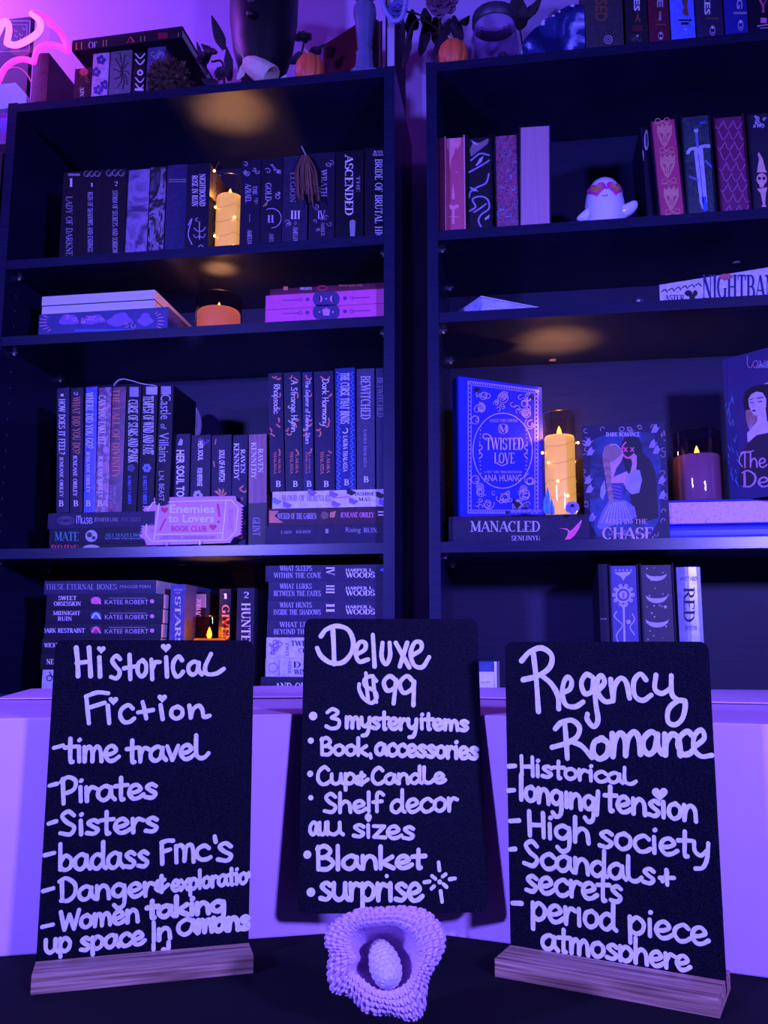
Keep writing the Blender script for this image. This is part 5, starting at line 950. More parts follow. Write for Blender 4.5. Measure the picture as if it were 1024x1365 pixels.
# tassel bookmark hanging in front of books three and four
c = at(407, 205, .022); t = thing('tassel', 'dusty brown dried tassel hanging before the books with roman three and four', 'tassel', c); rn = random.Random(5)
mb = MB(); zt_ = zat(405, 204, .022)
mb.tube(smoothpts([at(402, 195, .028), at(404.5, 200, .022), at(408, 207, .022)], 4), .0012, M('#a9a0b0', .6), 6); mb.build('cord', t)
mb = MB()
for k in range(70):
    a = rn.uniform(-1, 1); L_ = rn.uniform(.55, 1); x0 = 407+a*4; p0 = at(x0, 207, .022+rn.uniform(-.004, .004)); p1 = at(408+a*14, 207+22, .020+rn.uniform(-.010, .004)); p2 = at(410+a*15+rn.uniform(-2, 2), 207+62*L_+(8 if abs(a-.25) < .2 else 0), .020+rn.uniform(-.010, .004))
    mb.tube(smoothpts([p0, p1, p2], 4), .0011, M(('#6a4a3e', '#7c5848', '#543a34')[k % 3], .8), 5)
mb.build('strands', t)

# ================================================================== things on top of the left case
TZ = TOP
yb = .06; G10 = 'books on top of the left bookcase'
for (a, b, y0, lab, cov, face, tx, orn) in (
    (100, 123, 92, 'small dark book with a red rose, first of the short row under the gilt book', '#2a1426', None, [('XIX', 'S', 'd', 107, 117, 112, 129, 'w')], lambda d: (d.disc(112, 96, 6, INK['r'], ry=5), d.ring(112, 96, 3, 1, INK['o']), filig(102, 122, 93, 128, 101, 7, 'br')(d))),
    (124.5, 146, 72, 'lilac book printed with dark blue flowers, under the flat gilt banded book', '#b8a0c8', None, [], lambda d: [[d.disc(x+4*cos(a_), y+4*sin(a_), 2.6, M('#3a2a8a')) for a_ in (0, 1.2, 2.4, 3.6, 4.8)] for x, y in ((135, 80), (128, 96), (140, 113), (131, 120))]),
    (148, 176.5, 68, 'grey book covered in dark branching lines, under the flat gilt banded book', '#6a6478', None, [], lambda d: [d.stroke([(162, 95), (162+5*cos(a_)+2, 95+12*sin(a_)), (162+11*cos(a_+.2), 95+24*sin(a_+.2))], 1.2, INK['d']) for a_ in [k*.62 for k in range(10)]]),
    (179, 194.5, 70, 'thin black and white patterned book, fourth of the short upright row on the left top', '#1d1a26', None, [], lambda d: (d.disc(187, 97, 4, INK['w']), d.disc(187, 97, 2, INK['d']), [d.stroke([(181, y), (187, y+6), (193, y)], 1.6, INK['w']) for y in (72, 80, 104, 112)], d.rect(180, 118, 194, 121, INK['w']))),
    (197, 221, 64, 'mid grey purple book behind the dried moss ball on the left top', '#5a4a80', None, [], filig(199, 219, 66, 80, 105, 6, 'lw'))):
    upright(a, b, y0, TZ, yb, cov, lab, tx, orn, group=G10, d=.13, face=face)
zB = max(zat(162, 68, yb), zat(205, 64, yb))+.0005
q0 = at(96, 58, .045); A_ = np.array((q0[0], .045, zB)); tt = nrm((1, -.03, 0)); dd = np.array((-tt[1], tt[0], 0)); L_ = at(243, 45, .04)[0]-q0[0]
r = add_book(A_, Z, tt, dd, .026, L_, .19, '#1d1222', '#cfc8bd', 'dark book with gilt bands laid flat across the short upright row on the left top', 'spine', True)
d = Deco(Plane(A_, tt, Z)); d.base = .0006; [d.stroke([(x, 57-(x-96)*.095+1), (x, 70-(x-96)*.095-2)], 1.2, INK['g']) for x in (102, 109, 138, 142, 188, 193, 238)]
d.text('OF', 'S', 'r', 118, 56, 130, 65, 'lw' and INK['lw']); d.text('A', 'S', 'r', 167, 49, 181, 60, INK['r']); d.rect(211, 44, 224, 58, ink('#7a1a2a')); d.done(r)
# flat support book ends under the free end
# moss ball
c = at(226, 118, .035); c[2] = TZ; rn = random.Random(11); mb = MB(); ms = [M(h_, .95) for h_ in ('#4a3428', '#5a4030', '#3a2a22', '#64463a')]; cR = (at(258, 95, .035)[0]-at(195, 95, .035)[0])/2
mb.sphere(c+Z*cR*.8, cR*.78, ms[2], 20, 12, (1, .8, 1))
for k in range(520):
    v = nrm([rn.gauss(0, 1) for _ in range(3)]); p = c+Z*cR*.8+v*np.array((1, .8, 1))*cR*.72; 
    if p[2] < TZ+.003: continue
    e = p+v*rn.uniform(.006, .014)+np.array([rn.uniform(-.006, .006) for _ in range(3)]); e[2] = max(e[2], TZ+.001); s_ = nrm(np.cross(v, [rn.gauss(0, 1) for _ in range(3)]))*.0035
    mb.add([p-s_*.5, p+s_*.5, (p+e)/2+s_, e, (p+e)/2-s_], [(0, 1, 2, 3, 4)], ms[k % 4])
single(mb, 'dried_moss_ball', 'bushy brown ball of dried moss in front of the grey purple book', 'dried plant', c)

# dark wine urn with a sculpted front
UR = M('#100a18', .45, .15, 20)
c = at(350, 95, .12); c[2] = TZ; sx = lambda px, py: at(px, py, .12)[0]-c[0]
hgt = zat(350, 0, .12)-TZ
t = thing('urn', 'big dark purple urn with a knobbed front, cut by the top border', 'urn', c)
rw = (at(392, 20, .12)[0]-at(304, 20, .12)[0])/2
mb = MB(); mb.lathe(c, [(.0001, 0), (rw*.62, 0), (rw*.62, .008), (rw*.5, .02), (rw*.62, hgt*.32), (rw*.86, hgt*.55), (rw*.98, hgt*.8), (rw*1.0, hgt*1.02), (rw*.96, hgt*1.3), (rw*.8, hgt*1.55), (rw*.5, hgt*1.7), (rw*.55, hgt*1.78), (rw*.5, hgt*1.78), (rw*.4, hgt*1.6), (.0001, hgt*1.5)], UR, 40); mb.build('body', t)
mb = MB(); mb.sphere(c+np.array((-rw*.05, -rw*.93, hgt*.84)), rw*.2, UR, 14, 10, (.9, .7, 1.5)); mb.sphere(c+np.array((-rw*.05, -rw*1.05, hgt*.66)), rw*.13, UR, 12, 8); mb.build('knob', t)

# dried flowers
def petal_flower(mb, c, R, mat, n=14, seed=1, axis=(0, -1, .2), layers=3):
    rn = random.Random(seed); ax = nrm(axis); a = nrm(np.cross(ax, Z+.01)); b = np.cross(ax, a)
    for l in range(layers):
        rr = R*(1-.27*l)
        for k in range(n-3*l):
            t_ = 2*pi*(k+.5*l)/(n-3*l)+rn.uniform(-.2, .2); d_ = a*cos(t_)+b*sin(t_); s_ = -a*sin(t_)+b*cos(t_); P_ = []; w_ = rr*.45; tilt = .25+.4*l+rn.uniform(-.15, .2)
            for i in range(5):
                f = i/4; o_ = c+d_*rr*(.08+.92*f)*cos(tilt*(1-.2*f))+ax*(rr*(.1+.8*f)*sin(tilt)+rr*.14*sin(pi*f)+R*.1*l); w2 = w_*sin(pi*min(.97, .12+.72*f))
                P_ += [o_-s_*w2+ax*R*.1*f, o_-s_*w2*.3-ax*R*.03, o_+s_*w2*.3, o_+s_*w2+ax*R*.12*f*rn.uniform(.3, 1.2)]
            mb.add(P_, [(i*4+j, i*4+j+1, i*4+j+5, i*4+j+4) for i in range(4) for j in range(3)], mat, True)
    mb.sphere(c+ax*R*.35, R*.3, mat, 10, 8, fn=lambda d_: 1+.2*sin(9*d_[0]+7*d_[2]))
def leaf(mb, p0, p1, w, mat, curl=.2, seed=0):
    rn = random.Random(seed); p0, p1 = np.array(p0), np.array(p1); d_ = p1-p0; s_ = nrm(np.cross(d_, (0.1, -1, .1)))*w; up_ = nrm(np.cross(d_, s_))*w*curl; P_ = []
    n = 7
    for i in range(n):
        f = i/(n-1); o_ = p0+d_*f+up_*sin(pi*f)*2.2; ww = sin(pi*min(.98, .08+.9*f))**.8*(1+.15*rn.uniform(-1, 1)); P_ += [o_-s_*ww+up_*(.7+rn.uniform(-.2, .2)), o_, o_+s_*ww+up_*(.7+rn.uniform(-.2, .2))]
    mb.add(P_, [(i*3+j, i*3+j+1, i*3+j+4, i*3+j+3) for i in range(n-1) for j in range(2)], mat, True)
DK = M('#2b1630', .7, .2, 80); DK2 = M('#3a2036', .7, .2, 80); DG = M('#22202a', .75, .2, 60); STM = M('#3a2a26', .8)
yd = .05; c = at(285, 108, yd); c[2] = TZ
t = thing('dried_rose', 'nearly black dried rose with a curled leaf, left of the urn', 'dried flower', c)
mb = MB(); petal_flower(mb, at(277, 80, yd), .024, DK, 12, 2, (-.3, -1, .5)); petal_flower(mb, at(296, 100, yd-.005), .016, DK2, 10, 3, (.2, -1, .1)); mb.build('bloom', t)
mb = MB()
for i, (p0, p1, w) in enumerate((((299, 66), (282, 20), .011), ((290, 70), (268, 58), .009), ((292, 108), (268, 104), .010), ((306, 108), (302, 62), .010), ((276, 100), (262, 55), .006))): leaf(mb, at(*p0, yd+.004), at(*p1, yd-.004), w, DK if i else DG, .3, i)
mb.build('leaves', t)
mb = MB(); mb.tube(smoothpts([at(300, 106, yd+.01)*[1, 1, 0]+np.array((0, 0, TZ+.004)), at(297, 85, yd+.01), at(282, 82, yd+.01)], 5), .0022, STM, 7); mb.build('stem', t)
c = at(403, 95, .10); c[2] = TZ; t = thing('dried_rose', 'small dark dried rose behind the left orange pumpkin', 'dried flower', c)
mb = MB(); petal_flower(mb, at(405, 53, .10), .019, DG, 12, 6, (.1, -1, .4)); petal_flower(mb, at(421, 70, .10), .013, DK, 10, 7, (.3, -1, .2)); mb.build('bloom', t); mb = MB(); leaf(mb, at(400, 68, .10), at(384, 84, .09), .011, DK, .3, 3); leaf(mb, at(412, 68, .1), at(432, 58, .09), .008, DG, .3, 4); mb.build('leaves', t)
mb = MB(); mb.tube(smoothpts([np.array((c[0], .11, TZ+.002)), at(402, 80, .11), at(405, 58, .11)], 5), .002, STM, 7); mb.build('stem', t)
# pale drooping rosebud
c = at(338, 104, .038); c[2] = TZ; t = thing('dried_rose', 'pale dried rosebud lying on its side with a bent stem, before the urn', 'dried flower', c); PW = M('#cdbfae', .75, .12, 50); mb = MB()
A0, A1 = at(325, 80, .036), at(362, 104, .034); ax = nrm(A1-A0); aa = nrm(np.cross(ax, Y)); bb = np.cross(ax, aa); Ln = np.linalg.norm(A1-A0)
ax_ = ax; n = 40; prof = [(.004, 0), (.012, .1), (.0185, .3), (.021, .55), (.022, .8), (.0225, 1.0), (.019, .98), (.012, .85), (.0001, .7)]
vs_ = []
for rr, hh in prof:
    for k in range(n):
        a = 2*pi*k/n; q_ = rr*(1+.10*abs(sin(3.5*a))**.6*min(1, hh*1.6)); p_ = A0+ax*(hh*Ln)+(aa*cos(a)+bb*sin(a))*q_; p_[2] = max(p_[2], TZ+.0006); vs_.append(p_)
mb.add(vs_, [(i*n+k, i*n+(k+1) % n, (i+1)*n+(k+1) % n, (i+1)*n+k) for i in range(len(prof)-1) for k in range(n)], PW, True); mb.build('bud', t)
mb = MB(); mb.tube(smoothpts([at(326, 80, .036), at(322, 72, .034), at(315, 62, .034)], 4), .0022, M('#a89a86', .8), 7); mb.build('stem', t)
mb = MB(); leaf(mb, at(327, 80, .034), at(316, 106, .03), .008, PW, .3, 1); leaf(mb, at(327, 80, .034), at(334, 88, .02), .006, PW, .3, 2); leaf(mb, at(372, 106, .03), at(382, 99, .028), .005, M('#b8b2c8', .7), .3, 5); mb.build('sepals', t)
# mini pumpkins
def pumpkin(x0, x1, ytop, ystem, y, lab):
    a, b = at(x0, ytop+20, y), at(x1, ytop+20, y); R_ = (b[0]-a[0])/2; c = np.array(((a[0]+b[0])/2, y, TZ)); h_ = zat((x0+x1)/2, ytop, y)-TZ
    t = thing('mini_pumpkin', lab, 'pumpkin', c, 'small orange pumpkins on the bookcase tops'); OR = M('#d8623a', .45, .08, 40)
    mb = MB(); n = 64; prof = [(.0001, h_*.03)]+[(R_*sin(pi*(.06+.86*k/14))**.7, h_*(.5-.52*cos(pi*(.06+.90*k/14)))) for k in range(15)]+[(.0001, h_*.93)]
    prof = [(r_, max(.0004, z_)) for r_, z_ in prof]; mb.lathe(c, prof, OR, n, fn=lambda a_, z_: 1-.10*(1-abs(sin(4*a_)))**2); mb.build('body', t)
    mb = MB(); s_ = [c+Z*(h_*.93), c+Z*(h_+.004), at((x0+x1)/2-3, ystem+4, y), at((x0+x1)/2-6, ystem, y)]; mb.tube(smoothpts(s_, 4), [.0042]+[.0032]*7+[.0026]*(len(smoothpts(s_, 4))-8), M('#c88a6a', .6), 10); mb.build('stem', t)
pumpkin(394, 432, 77, 66, .04, 'small orange pumpkin with a curled stem, left of the ceramic candlestick')
pumpkin(584, 624.5, 58, 48, .032, 'small orange pumpkin in front of the ribbed jar')
# red leaning book, pages to the right
O = np.array((at(431, 90, .20)[0], .20, TZ)); xr = at(497, 50, .12)[0]; T = nrm((xr-O[0], -.08, 0)); hr = zat(431, 60, .20)-TZ
r = add_book(O, T, Z, np.array((-T[1], T[0], 0)), np.linalg.norm((xr-O[0], .08)), hr, .03, M('#5a1526', .4, .15), '#cfc2c8', 'dark red book turned away behind the ceramic candlestick', 'cover', True)
q0 = at(514, 60, .036); q1 = at(528, 60, .036)
r = add_book(np.array((q0[0], .036, TZ)), X, Z, Y, q1[0]-q0[0], .225, .15, '#171320', '#b8a6c8', 'book at the right end of the left top showing a strip of pale pages', 'pages', True)
# ceramic candlestick
c = at(486, 90, .042); c[2] = TZ; cu = lambda px0, px1: (at(px1, 60, .045)[0]-at(px0, 60, .045)[0])/2; CB = M('#62628c', .25, .1, 30)
t = thing('candlestick', 'pale blue fluted ceramic candlestick with a ruffled foot', 'candlestick', c)
zz_ = lambda py: zat(486, py, .045)-TZ
mb = MB(); mb.lathe(c, [(.0001, 0), (cu(446, 506), 0), (cu(448, 505), .005), (cu(458, 502), .011), (cu(470, 498), .014)], CB, 48, fn=lambda a, h: 1+.10*sin(7*a)); mb.build('foot', t)
mb = MB(); mb.lathe(c, [(cu(470, 498), .014), (cu(474, 496), zz_(76)), (cu(473, 497), zz_(73)), (cu(476, 494), zz_(68)), (cu(473, 494), zz_(55)), (cu(469, 494), zz_(35)), (cu(466, 497), zz_(22)), (cu(467, 497), zz_(12)), (cu(472, 492), zz_(6)), (cu(473, 491), zz_(2)), (cu(467, 497), zz_(-3)), (cu(462, 502), zz_(-22)), (cu(462, 502), zz_(-26)), (cu(470, 494), zz_(-26)), (.0001, zz_(-20))], CB, 48, fn=lambda a, h: 1-.05*abs(sin(5*a))); mb.build('column', t)

# garland of dried stems between the cases
c = np.array((at(553, 60, .05)[0], .05, TZ)); t = thing('dried_bouquet', 'big dried rose bouquet with drooping dark leaves on the left corner of the right case', 'dried flower', at(585, 80, .10)*[1, 1, 0]+np.array((0, 0, TZ)))
RO = M('#6a4468', .7, .15, 60); mb = MB(); petal_flower(mb, at(590, 4, .05), .034, RO, 14, 21, (.05, -1, -.05), 4); mb.build('bloom', t)
mb = MB(); petal_flower(mb, at(531, 14, .03), .02, M('#5a58a8', .6, .2, 60), 12, 22, (0, -1, .1)); mb.build('bloom', t)
mb = MB()
for i, (p0, p1, w) in enumerate((((572, 18), (560, 74), .012), ((580, 22), (592, 64), .016), ((600, 24), (582, 58), .013), ((605, 20), (616, 55), .012), ((566, 10), (572, 40), .012), ((550, 12), (543, 44), .010), ((549, 28), (537, 92), .008), ((552, 20), (552, 40), .011), ((612, 30), (626, 20), .010), ((596, 30), (575, 80), .008))): leaf(mb, at(*p0, .115), at(*p1, .115 if p1[1] < 78 else -.006), w, DG if i % 3 else DK, .35, 30+i)
mb.build('leaves', t)
mb = MB(); mb.tube(smoothpts([np.array((at(585, 80, .10)[0], .10, TZ+.003)), at(586, 40, .10), at(590, 8, .07)], 5), .0025, STM, 7); mb.tube(smoothpts([at(586, 42, .10), at(560, 20, .06), at(532, 14, .04)], 5), .002, STM, 7); mb.tube(smoothpts([at(586, 40, .10), at(556, 26, .05), at(540, 60, .03)], 5), .0015, STM, 6); mb.build('stem', t)
mb = MB(); P_ = smoothpts([at(508, -6, .02), at(514, 14, .02), at(525, 28, .02), at(536, 22, .02), at(541, 2, .02), at(545, -12, .02)], 6); mb.tube(P_, .0045, M('#8f90d0', .7), 8); rn = random.Random(3)
for p in P_:
    for k in range(14): v = nrm([rn.gauss(0, 1) for _ in range(3)])*.008; mb.add([p, p+v+np.array((.0008, 0, 0)), p+v*1.1], [(0, 1, 2)], M('#8f90d0', .7))
single(mb, 'fuzzy_garland', 'loop of bluish fuzzy garland at the top border above the gap between the cases', 'garland', P_[12])
# ribbed glass jar
c = at(660, 75, .11); c[2] = TZ; R_ = (at(691, 50, .11)[0]-at(628, 50, .11)[0])/2; h_ = zat(660, 16, .11-R_)-TZ
t = thing('glass_jar', 'ribbed clear glass jar behind the right orange pumpkin', 'jar', c); JG = Mglass('#efe6f6')
mb = MB(); mb.lathe(c, [(.0001, .002), (R_*.96, .002), (R_, .008), (R_, h_*.80), (R_*.92, h_*.95), (R_*.86, h_), (R_*.86, h_+.03), (R_*.83, h_+.03), (R_*.83, h_), (R_*.95, h_*.8), (R_*.95, .008), (.0001, .006)], JG, 64, fn=lambda a, h: 1+.025*sin(18*a)); mb.build('glass', t)
mb = MB(); mb.lathe(c, [(R_*.87, h_+.002), (R_*.95, h_+.004), (R_*.95, h_+.024), (R_*.93, h_+.027), (R_*.88, h_+.026)], M('#4a4560', .5, .1, metal=.5), 48); mb.build('lid', t)
mb = MB(); rn = random.Random(8)
for k in range(3): a, rr, z_ = rn.uniform(0, 6.3), R_*.7*sqrt(rn.random()), rn.uniform(.016, h_*.8); mb.sphere(c+np.array((rr*cos(a), rr*sin(a), z_)), .011, M('#4a3458', .7), 8, 6, (1, 1, .7))
mb.build('dried_petals', t)['kind'] = 'stuff'
# dried leaves near the jar
c = at(705, 30, .16); c[2] = TZ; t = thing('dried_bouquet', 'dark dried leaves standing behind the ribbed jar', 'dried flower', c); mb = MB()
for i, (p0, p1, w) in enumerate((((690, 40), (700, 4), .014), ((688, 30), (716, 6), .010), ((690, 20), (690, -20), .014), ((694, 24), (722, -4), .012))): leaf(mb, at(*p0, .16), at(*p1, .15), w, DG, .3, 60+i)
mb.build('leaves', t); mb = MB(); mb.tube(smoothpts([c+Z*.001, at(695, 50, .165), at(690, 24, .16)], 5), .002, STM, 6); mb.build('stem', t)
# agate like blue shape
y_ = .05; P2 = [(695, 73), (697, 56), (704, 47), (712, 38), (721, 33), (724, 27), (734, 22), (744, 15), (756, 8), (764, 6), (779, 6), (779.5, 66)]
mb = MB(); n = len(P2); rn = random.Random(2); pf = [at(*p, y_) for p in P2]; 
for p in (0, n-1): pf[p][2] = TZ
bk = [np.array((q[0], .15, TZ+(q[2]-TZ)*.96)) for q in pf]
m, nt, bs = new('blue_mineral'); tc = nd(nt, 'ShaderNodeTexCoord'); nz = nd(nt, 'ShaderNodeTexNoise', Scale=11.0, Detail=5.0, Distortion=1.5); nt.links.new(tc.outputs['Object'], nz.inputs['Vector'])
nt.links.new(ramp(nt, nz.outputs['Fac'], [(.40, lin('#141a4a')), (.52, lin('#2a3478')), (.58, lin('#8f96d8')), (.66, lin('#dfe2ff'))]), bs.inputs['Base Color']); bs.inputs['Roughness'].default_value = .15
mb.prism(pf, Y*.08, m); t = thing('mineral_bookend', 'glossy blue and white rock slab beside the wide charcoal book', 'bookend', (at(740, 70, y_)[0], .09, TZ)); t['label'] = 'glossy blue and white rock slab beside the wide charcoal book'
mb.build('slab', t)
mb = MB(); rw_ = M('#c8ccf8', .3, .1, 200, bump=.6)
for i in range(n-3):
    a, b = pf[i], pf[i+1]
    for k in range(6):
        p = a+(b-a)*(k+rn.random())/6; mb.sphere(p+np.array((rn.uniform(0, .003), rn.uniform(.002, .03), -.002)), rn.uniform(.003, .0055), rw_, 7, 5, (1, 1.6, .8))
mb.build('crystal_rim', t)

# ------------------------------------------------------------------ neon sign, framed print, boxes at the far left top
NE = Memit('#ff38b8', 1.25); NEW = Memit('#ff66cc', 2.2)
c = at(40, 112, .03); c[2] = TZ; t = thing('neon_sign', 'glowing pink neon bat wing sign on top of the left bookcase', 'neon sign', c)
yn = .03
mb = MB(); mb.tube([at(*p, yn) for p in map(tuple, smoothpts([(-30, 60), (-12, 58), (-2, 42), (4, 30), (10, 30), (12, 40), (9, 58), (9, 58), (22, 60), (38, 53), (50, 44), (54, 36), (52, 26), (42, 18)], 6))], .0066, NEW, 10); mb.build('tube', t)
mb = MB(); mb.tube([at(*p, yn) for p in map(tuple, smoothpts([(42, 18), (58, 22), (72, 34), (82, 46), (89, 60), (91, 69), (91, 69), (76, 61), (62, 60), (50, 67), (45, 83), (45, 83), (32, 79), (18, 82), (6, 92), (-2, 108), (-8, 112)], 6))], .0060, NE, 10); mb.build('tube', t)
mb = MB(); mb.prism([at(*p, yn+.012) for p in ((-30, 70), (9, 66), (50, 50), (58, 34), (74, 40), (84, 60), (60, 56), (48, 64), (42, 78), (20, 78), (4, 90), (-6, 112), (-30, 112))], Y*.003, Mglass('#f0e8f4')); mb.build('backing', t)
mb = MB(); bx0 = .03; mb.bx(bx0, bx0+.08, yn-.006, yn+.05, TZ, TZ+.012, M('#2a2030', .4)); mb.build('base', t)
for q in ((40, 55), (78, 50), (30, 82)): p = at(*q, yn-.02); pt('neon_light', p, .10, (1, .09, .62), .02)
pt('neon_light', at(30, 50, .16), .22, (1, .09, .7), .03)
P0, P1 = at(-40, 24, .12), at(42, 22, .12); c = np.array((P1[0], .12, TZ)); t = thing('framed_print', 'dark framed card print with white scroll border behind the neon wing', 'framed print', c)
mb = MB(); mb.bx(P0[0], P1[0], .12, .135, TZ, P1[2], M('#1d1626', .5)); mb.build('panel', t)
d = Deco(Plane((P0[0], .12, TZ), X, Z)); wv = INK['lw']; d.polys(flat([(-20, 28), (40, 28), (39, 68), (-20, 70)], 1.2), wv); d.polys(flat([(-20, 33), (36, 33), (36, 66)], .8), wv)
for k in range(12): d.stroke([(14+((k*7) % 24)+2*cos(j), 36+(k*5) % 28+2*sin(j*1.3)) for j in range(5)], .9, wv)
d.ring(20, 130, 25, 1.4, INK['pk'], ry=40, a0=200, a1=340); d.done(t)
q0, q1 = at(44, 72, .11), at(65, 70, .11)
r = add_book(np.array((q0[0], .11, TZ)), X, Z, Y, q1[0]-q0[0], q0[2]-TZ, .13, '#4a2a40', '#cfc8bd', 'dark book standing right of the framed print, in the pink glow', 'spine', True)
q0, q1 = at(-30, 112, .016), at(22.5, 112, .016); mb = MB(); WB = M('#cfc8e0', .5, .04, 20); zt2 = at(20, 112, .016)[2]; q2 = at(37, 128, .016)
mb.prism([(q0[0], .012, TZ), (q2[0], .012, TZ), (q2[0], .012, q2[2]), (q1[0], .012, zt2), (q0[0], .012, zt2)], Y*.014, WB); single(mb, 'white_box', 'white box with one slanted corner under the pink neon wing', 'box', (q1[0], .02, TZ))
# neighbour stand at the left with a violet box
xe = LX-.003; t = thing('side_cabinet', 'dark cabinet just beyond the left border beside the left case', 'cabinet', (xe-.14, .14, 0)); 
zc_ = zat(2, 200, .05)
mb = MB(); mb.bx(xe-.30, xe, .03, DEP, 0, zc_, M('#17131f', .5)); mb.build('body', t); mb = MB(); mb.bx(xe-.29, xe-.01, .012, .0295, .1, zc_-.03, M('#1b1724', .5)); mb.build('door', t)
zt3 = zat(5, 139, .05); mb = MB(); mb.bx(xe-.12, xe-.0005, .05, .2, zc_, zt3, M('#9a6ad8', .5, .05)); tb = thing('violet_box', 'violet box with pink script lettering at the left border, beside the left case', 'box', (xe-.06, .12, zc_)); mb.build('carton', tb)
d = Deco(Plane((xe-.12, .05, zc_), X, Z)); d.text('Thi', 'H', 'r', -8, 172, 7, 186, INK['pk']); d.rect(-10, 190, 7, 192, INK['pk']); d.done(tb)

# little crystal cluster and flowers in front of the lit candle on the lying book
c = at(732, 686, .03); c[2] = zM; t = thing('crystal_cluster', 'small blue crystal point cluster at the foot of the fairy lit candle', 'crystal', c); mb = MB(); CM = M('#5a9ae0', .15, .2, 60)
for (px, ytop, w, yy) in ((731, 649, .0042, .034), (727, 662, .003, .03), (736, 664, .003, .036), (738, 672, .0026, .03), (726, 672, .0024, .036)):
    b0 = at(px, 684, yy); b0[2] = zM+.0005; tp = at(px-1, ytop, yy); mb.lathe(b0, [(.0001, 0), (w, 0), (w*.9, (tp[2]-zM)*.7), (.0001, tp[2]-zM)], CM, 6, tp-b0, smooth=False)
mb.build('points', t)
t = thing('paper_flower', 'layered violet flower with a dark eye right of the blue crystal', 'flower', np.array((at(762, 684, .03)[0], .03, zM))); c = at(763, 678, .024); mb = MB()
petal_flower(mb, c, .0125, ink('#8a80e0'), 9, 44, (0, -1, .35), 3); mb.build('petals', t); mb = MB(); mb.sphere(c+np.array((0, -.009, .004)), .003, INK['d'], 10, 8); mb.build('eye', t); mb = MB(); c2 = c.copy(); mb.tube([np.array((c[0], c[1]+.004, zM+.0005)), c+np.array((0, .004, 0))], .0015, INK['dg'], 6); mb.build('stem', t)
G11 = 'tumbled violet pebbles on the lying book'
for i, (px, rr) in enumerate(((677, .004), (684, .005), (692, .0055), (699, .005), (706, .0055), (713, .005), (719, .0045))):
    c = at(px, 684, .02); c[2] = zM+rr*.75; mb = MB(); rn = random.Random(i); a, b_ = rn.uniform(1, 4), rn.uniform(1, 4); mb.sphere(c, rr, ink('#7a70c8' if i else '#2a2440'), 12, 8, (1.1, .9, .75), fn=lambda d_, a=a, b_=b_: 1+.08*sin(a*3*d_[0]+b_*4*d_[1]))
    single(mb, 'pebble', ('dark round pebble at the left end of the pebble row', 'pale violet pebble, second from the left in the pebble row', 'pale violet pebble, third from the left in the pebble row', 'middle violet pebble of the row before the blue book', 'violet pebble just right of the middle of the pebble row', 'violet pebble, second from the right in the pebble row', 'small violet pebble nearest the blue crystal')[i], 'pebble', (c[0], c[1], zM), G11)
SL = (0.6370, -0.6340, 0.42517, .2052, 0.036, .3085); SR = (1.0957, -0.5908, -0.3384, .2078, 0.0, .307)
SD = (0.8741, -0.546, 0.1792, .2011, 0.1321, .3143); SD_Z = .6420
# ================================================================== chalkboard signs
CH = Mchalk(); CHALK = M('#dadaec', .8, .12, 260); RIM = M('#3a3050', .4)
ZB = .620
def sign(cx, cy, ang, w, lean, h, label, z0, base):
    u = np.array((cos(ang), sin(ang), 0)); n = np.array((-sin(ang), cos(ang), 0)); v = cos(lean)*Z+sin(lean)*n; O = np.array((cx, cy, z0))-u*w/2
    t = thing('chalkboard_sign', label, 'sign', (cx, cy, .603), 'hand lettered chalkboard signs on the table')
    lo = -.012 if base else 0.0; rr = .009; pts = []
    corners = [(rr, h-rr, 90, 180), (w-rr, h-rr, 0, 90)] if base else [(rr, h-rr, 90, 180), (rr, rr, 180, 270), (w-rr, rr, 270, 360), (w-rr, h-rr, 0, 90)]
    if base:
        pts = [(0, lo), (w, lo)]+[(w-rr+rr*cos(radians(a)), h-rr+rr*sin(radians(a))) for a in range(0, 91, 15)]+[(rr+rr*cos(radians(a)), h-rr+rr*sin(radians(a))) for a in range(90, 181, 15)]
    else:
        for (x, y, a0) in ((w-rr, rr, 270), (w-rr, h-rr, 0), (rr, h-rr, 90), (rr, rr, 180)): pts += [(x+rr*cos(radians(a0+a)), y+rr*sin(radians(a0+a))) for a in range(0, 91, 15)]
    N = np.cross(u, v)
    mb = MB(); P3 = [O+u*a+v*b for a, b in pts]; mb.prism(P3, -N*.004, CH); mb.build('board', t)
    return t, Plane(O, u, v), u, n
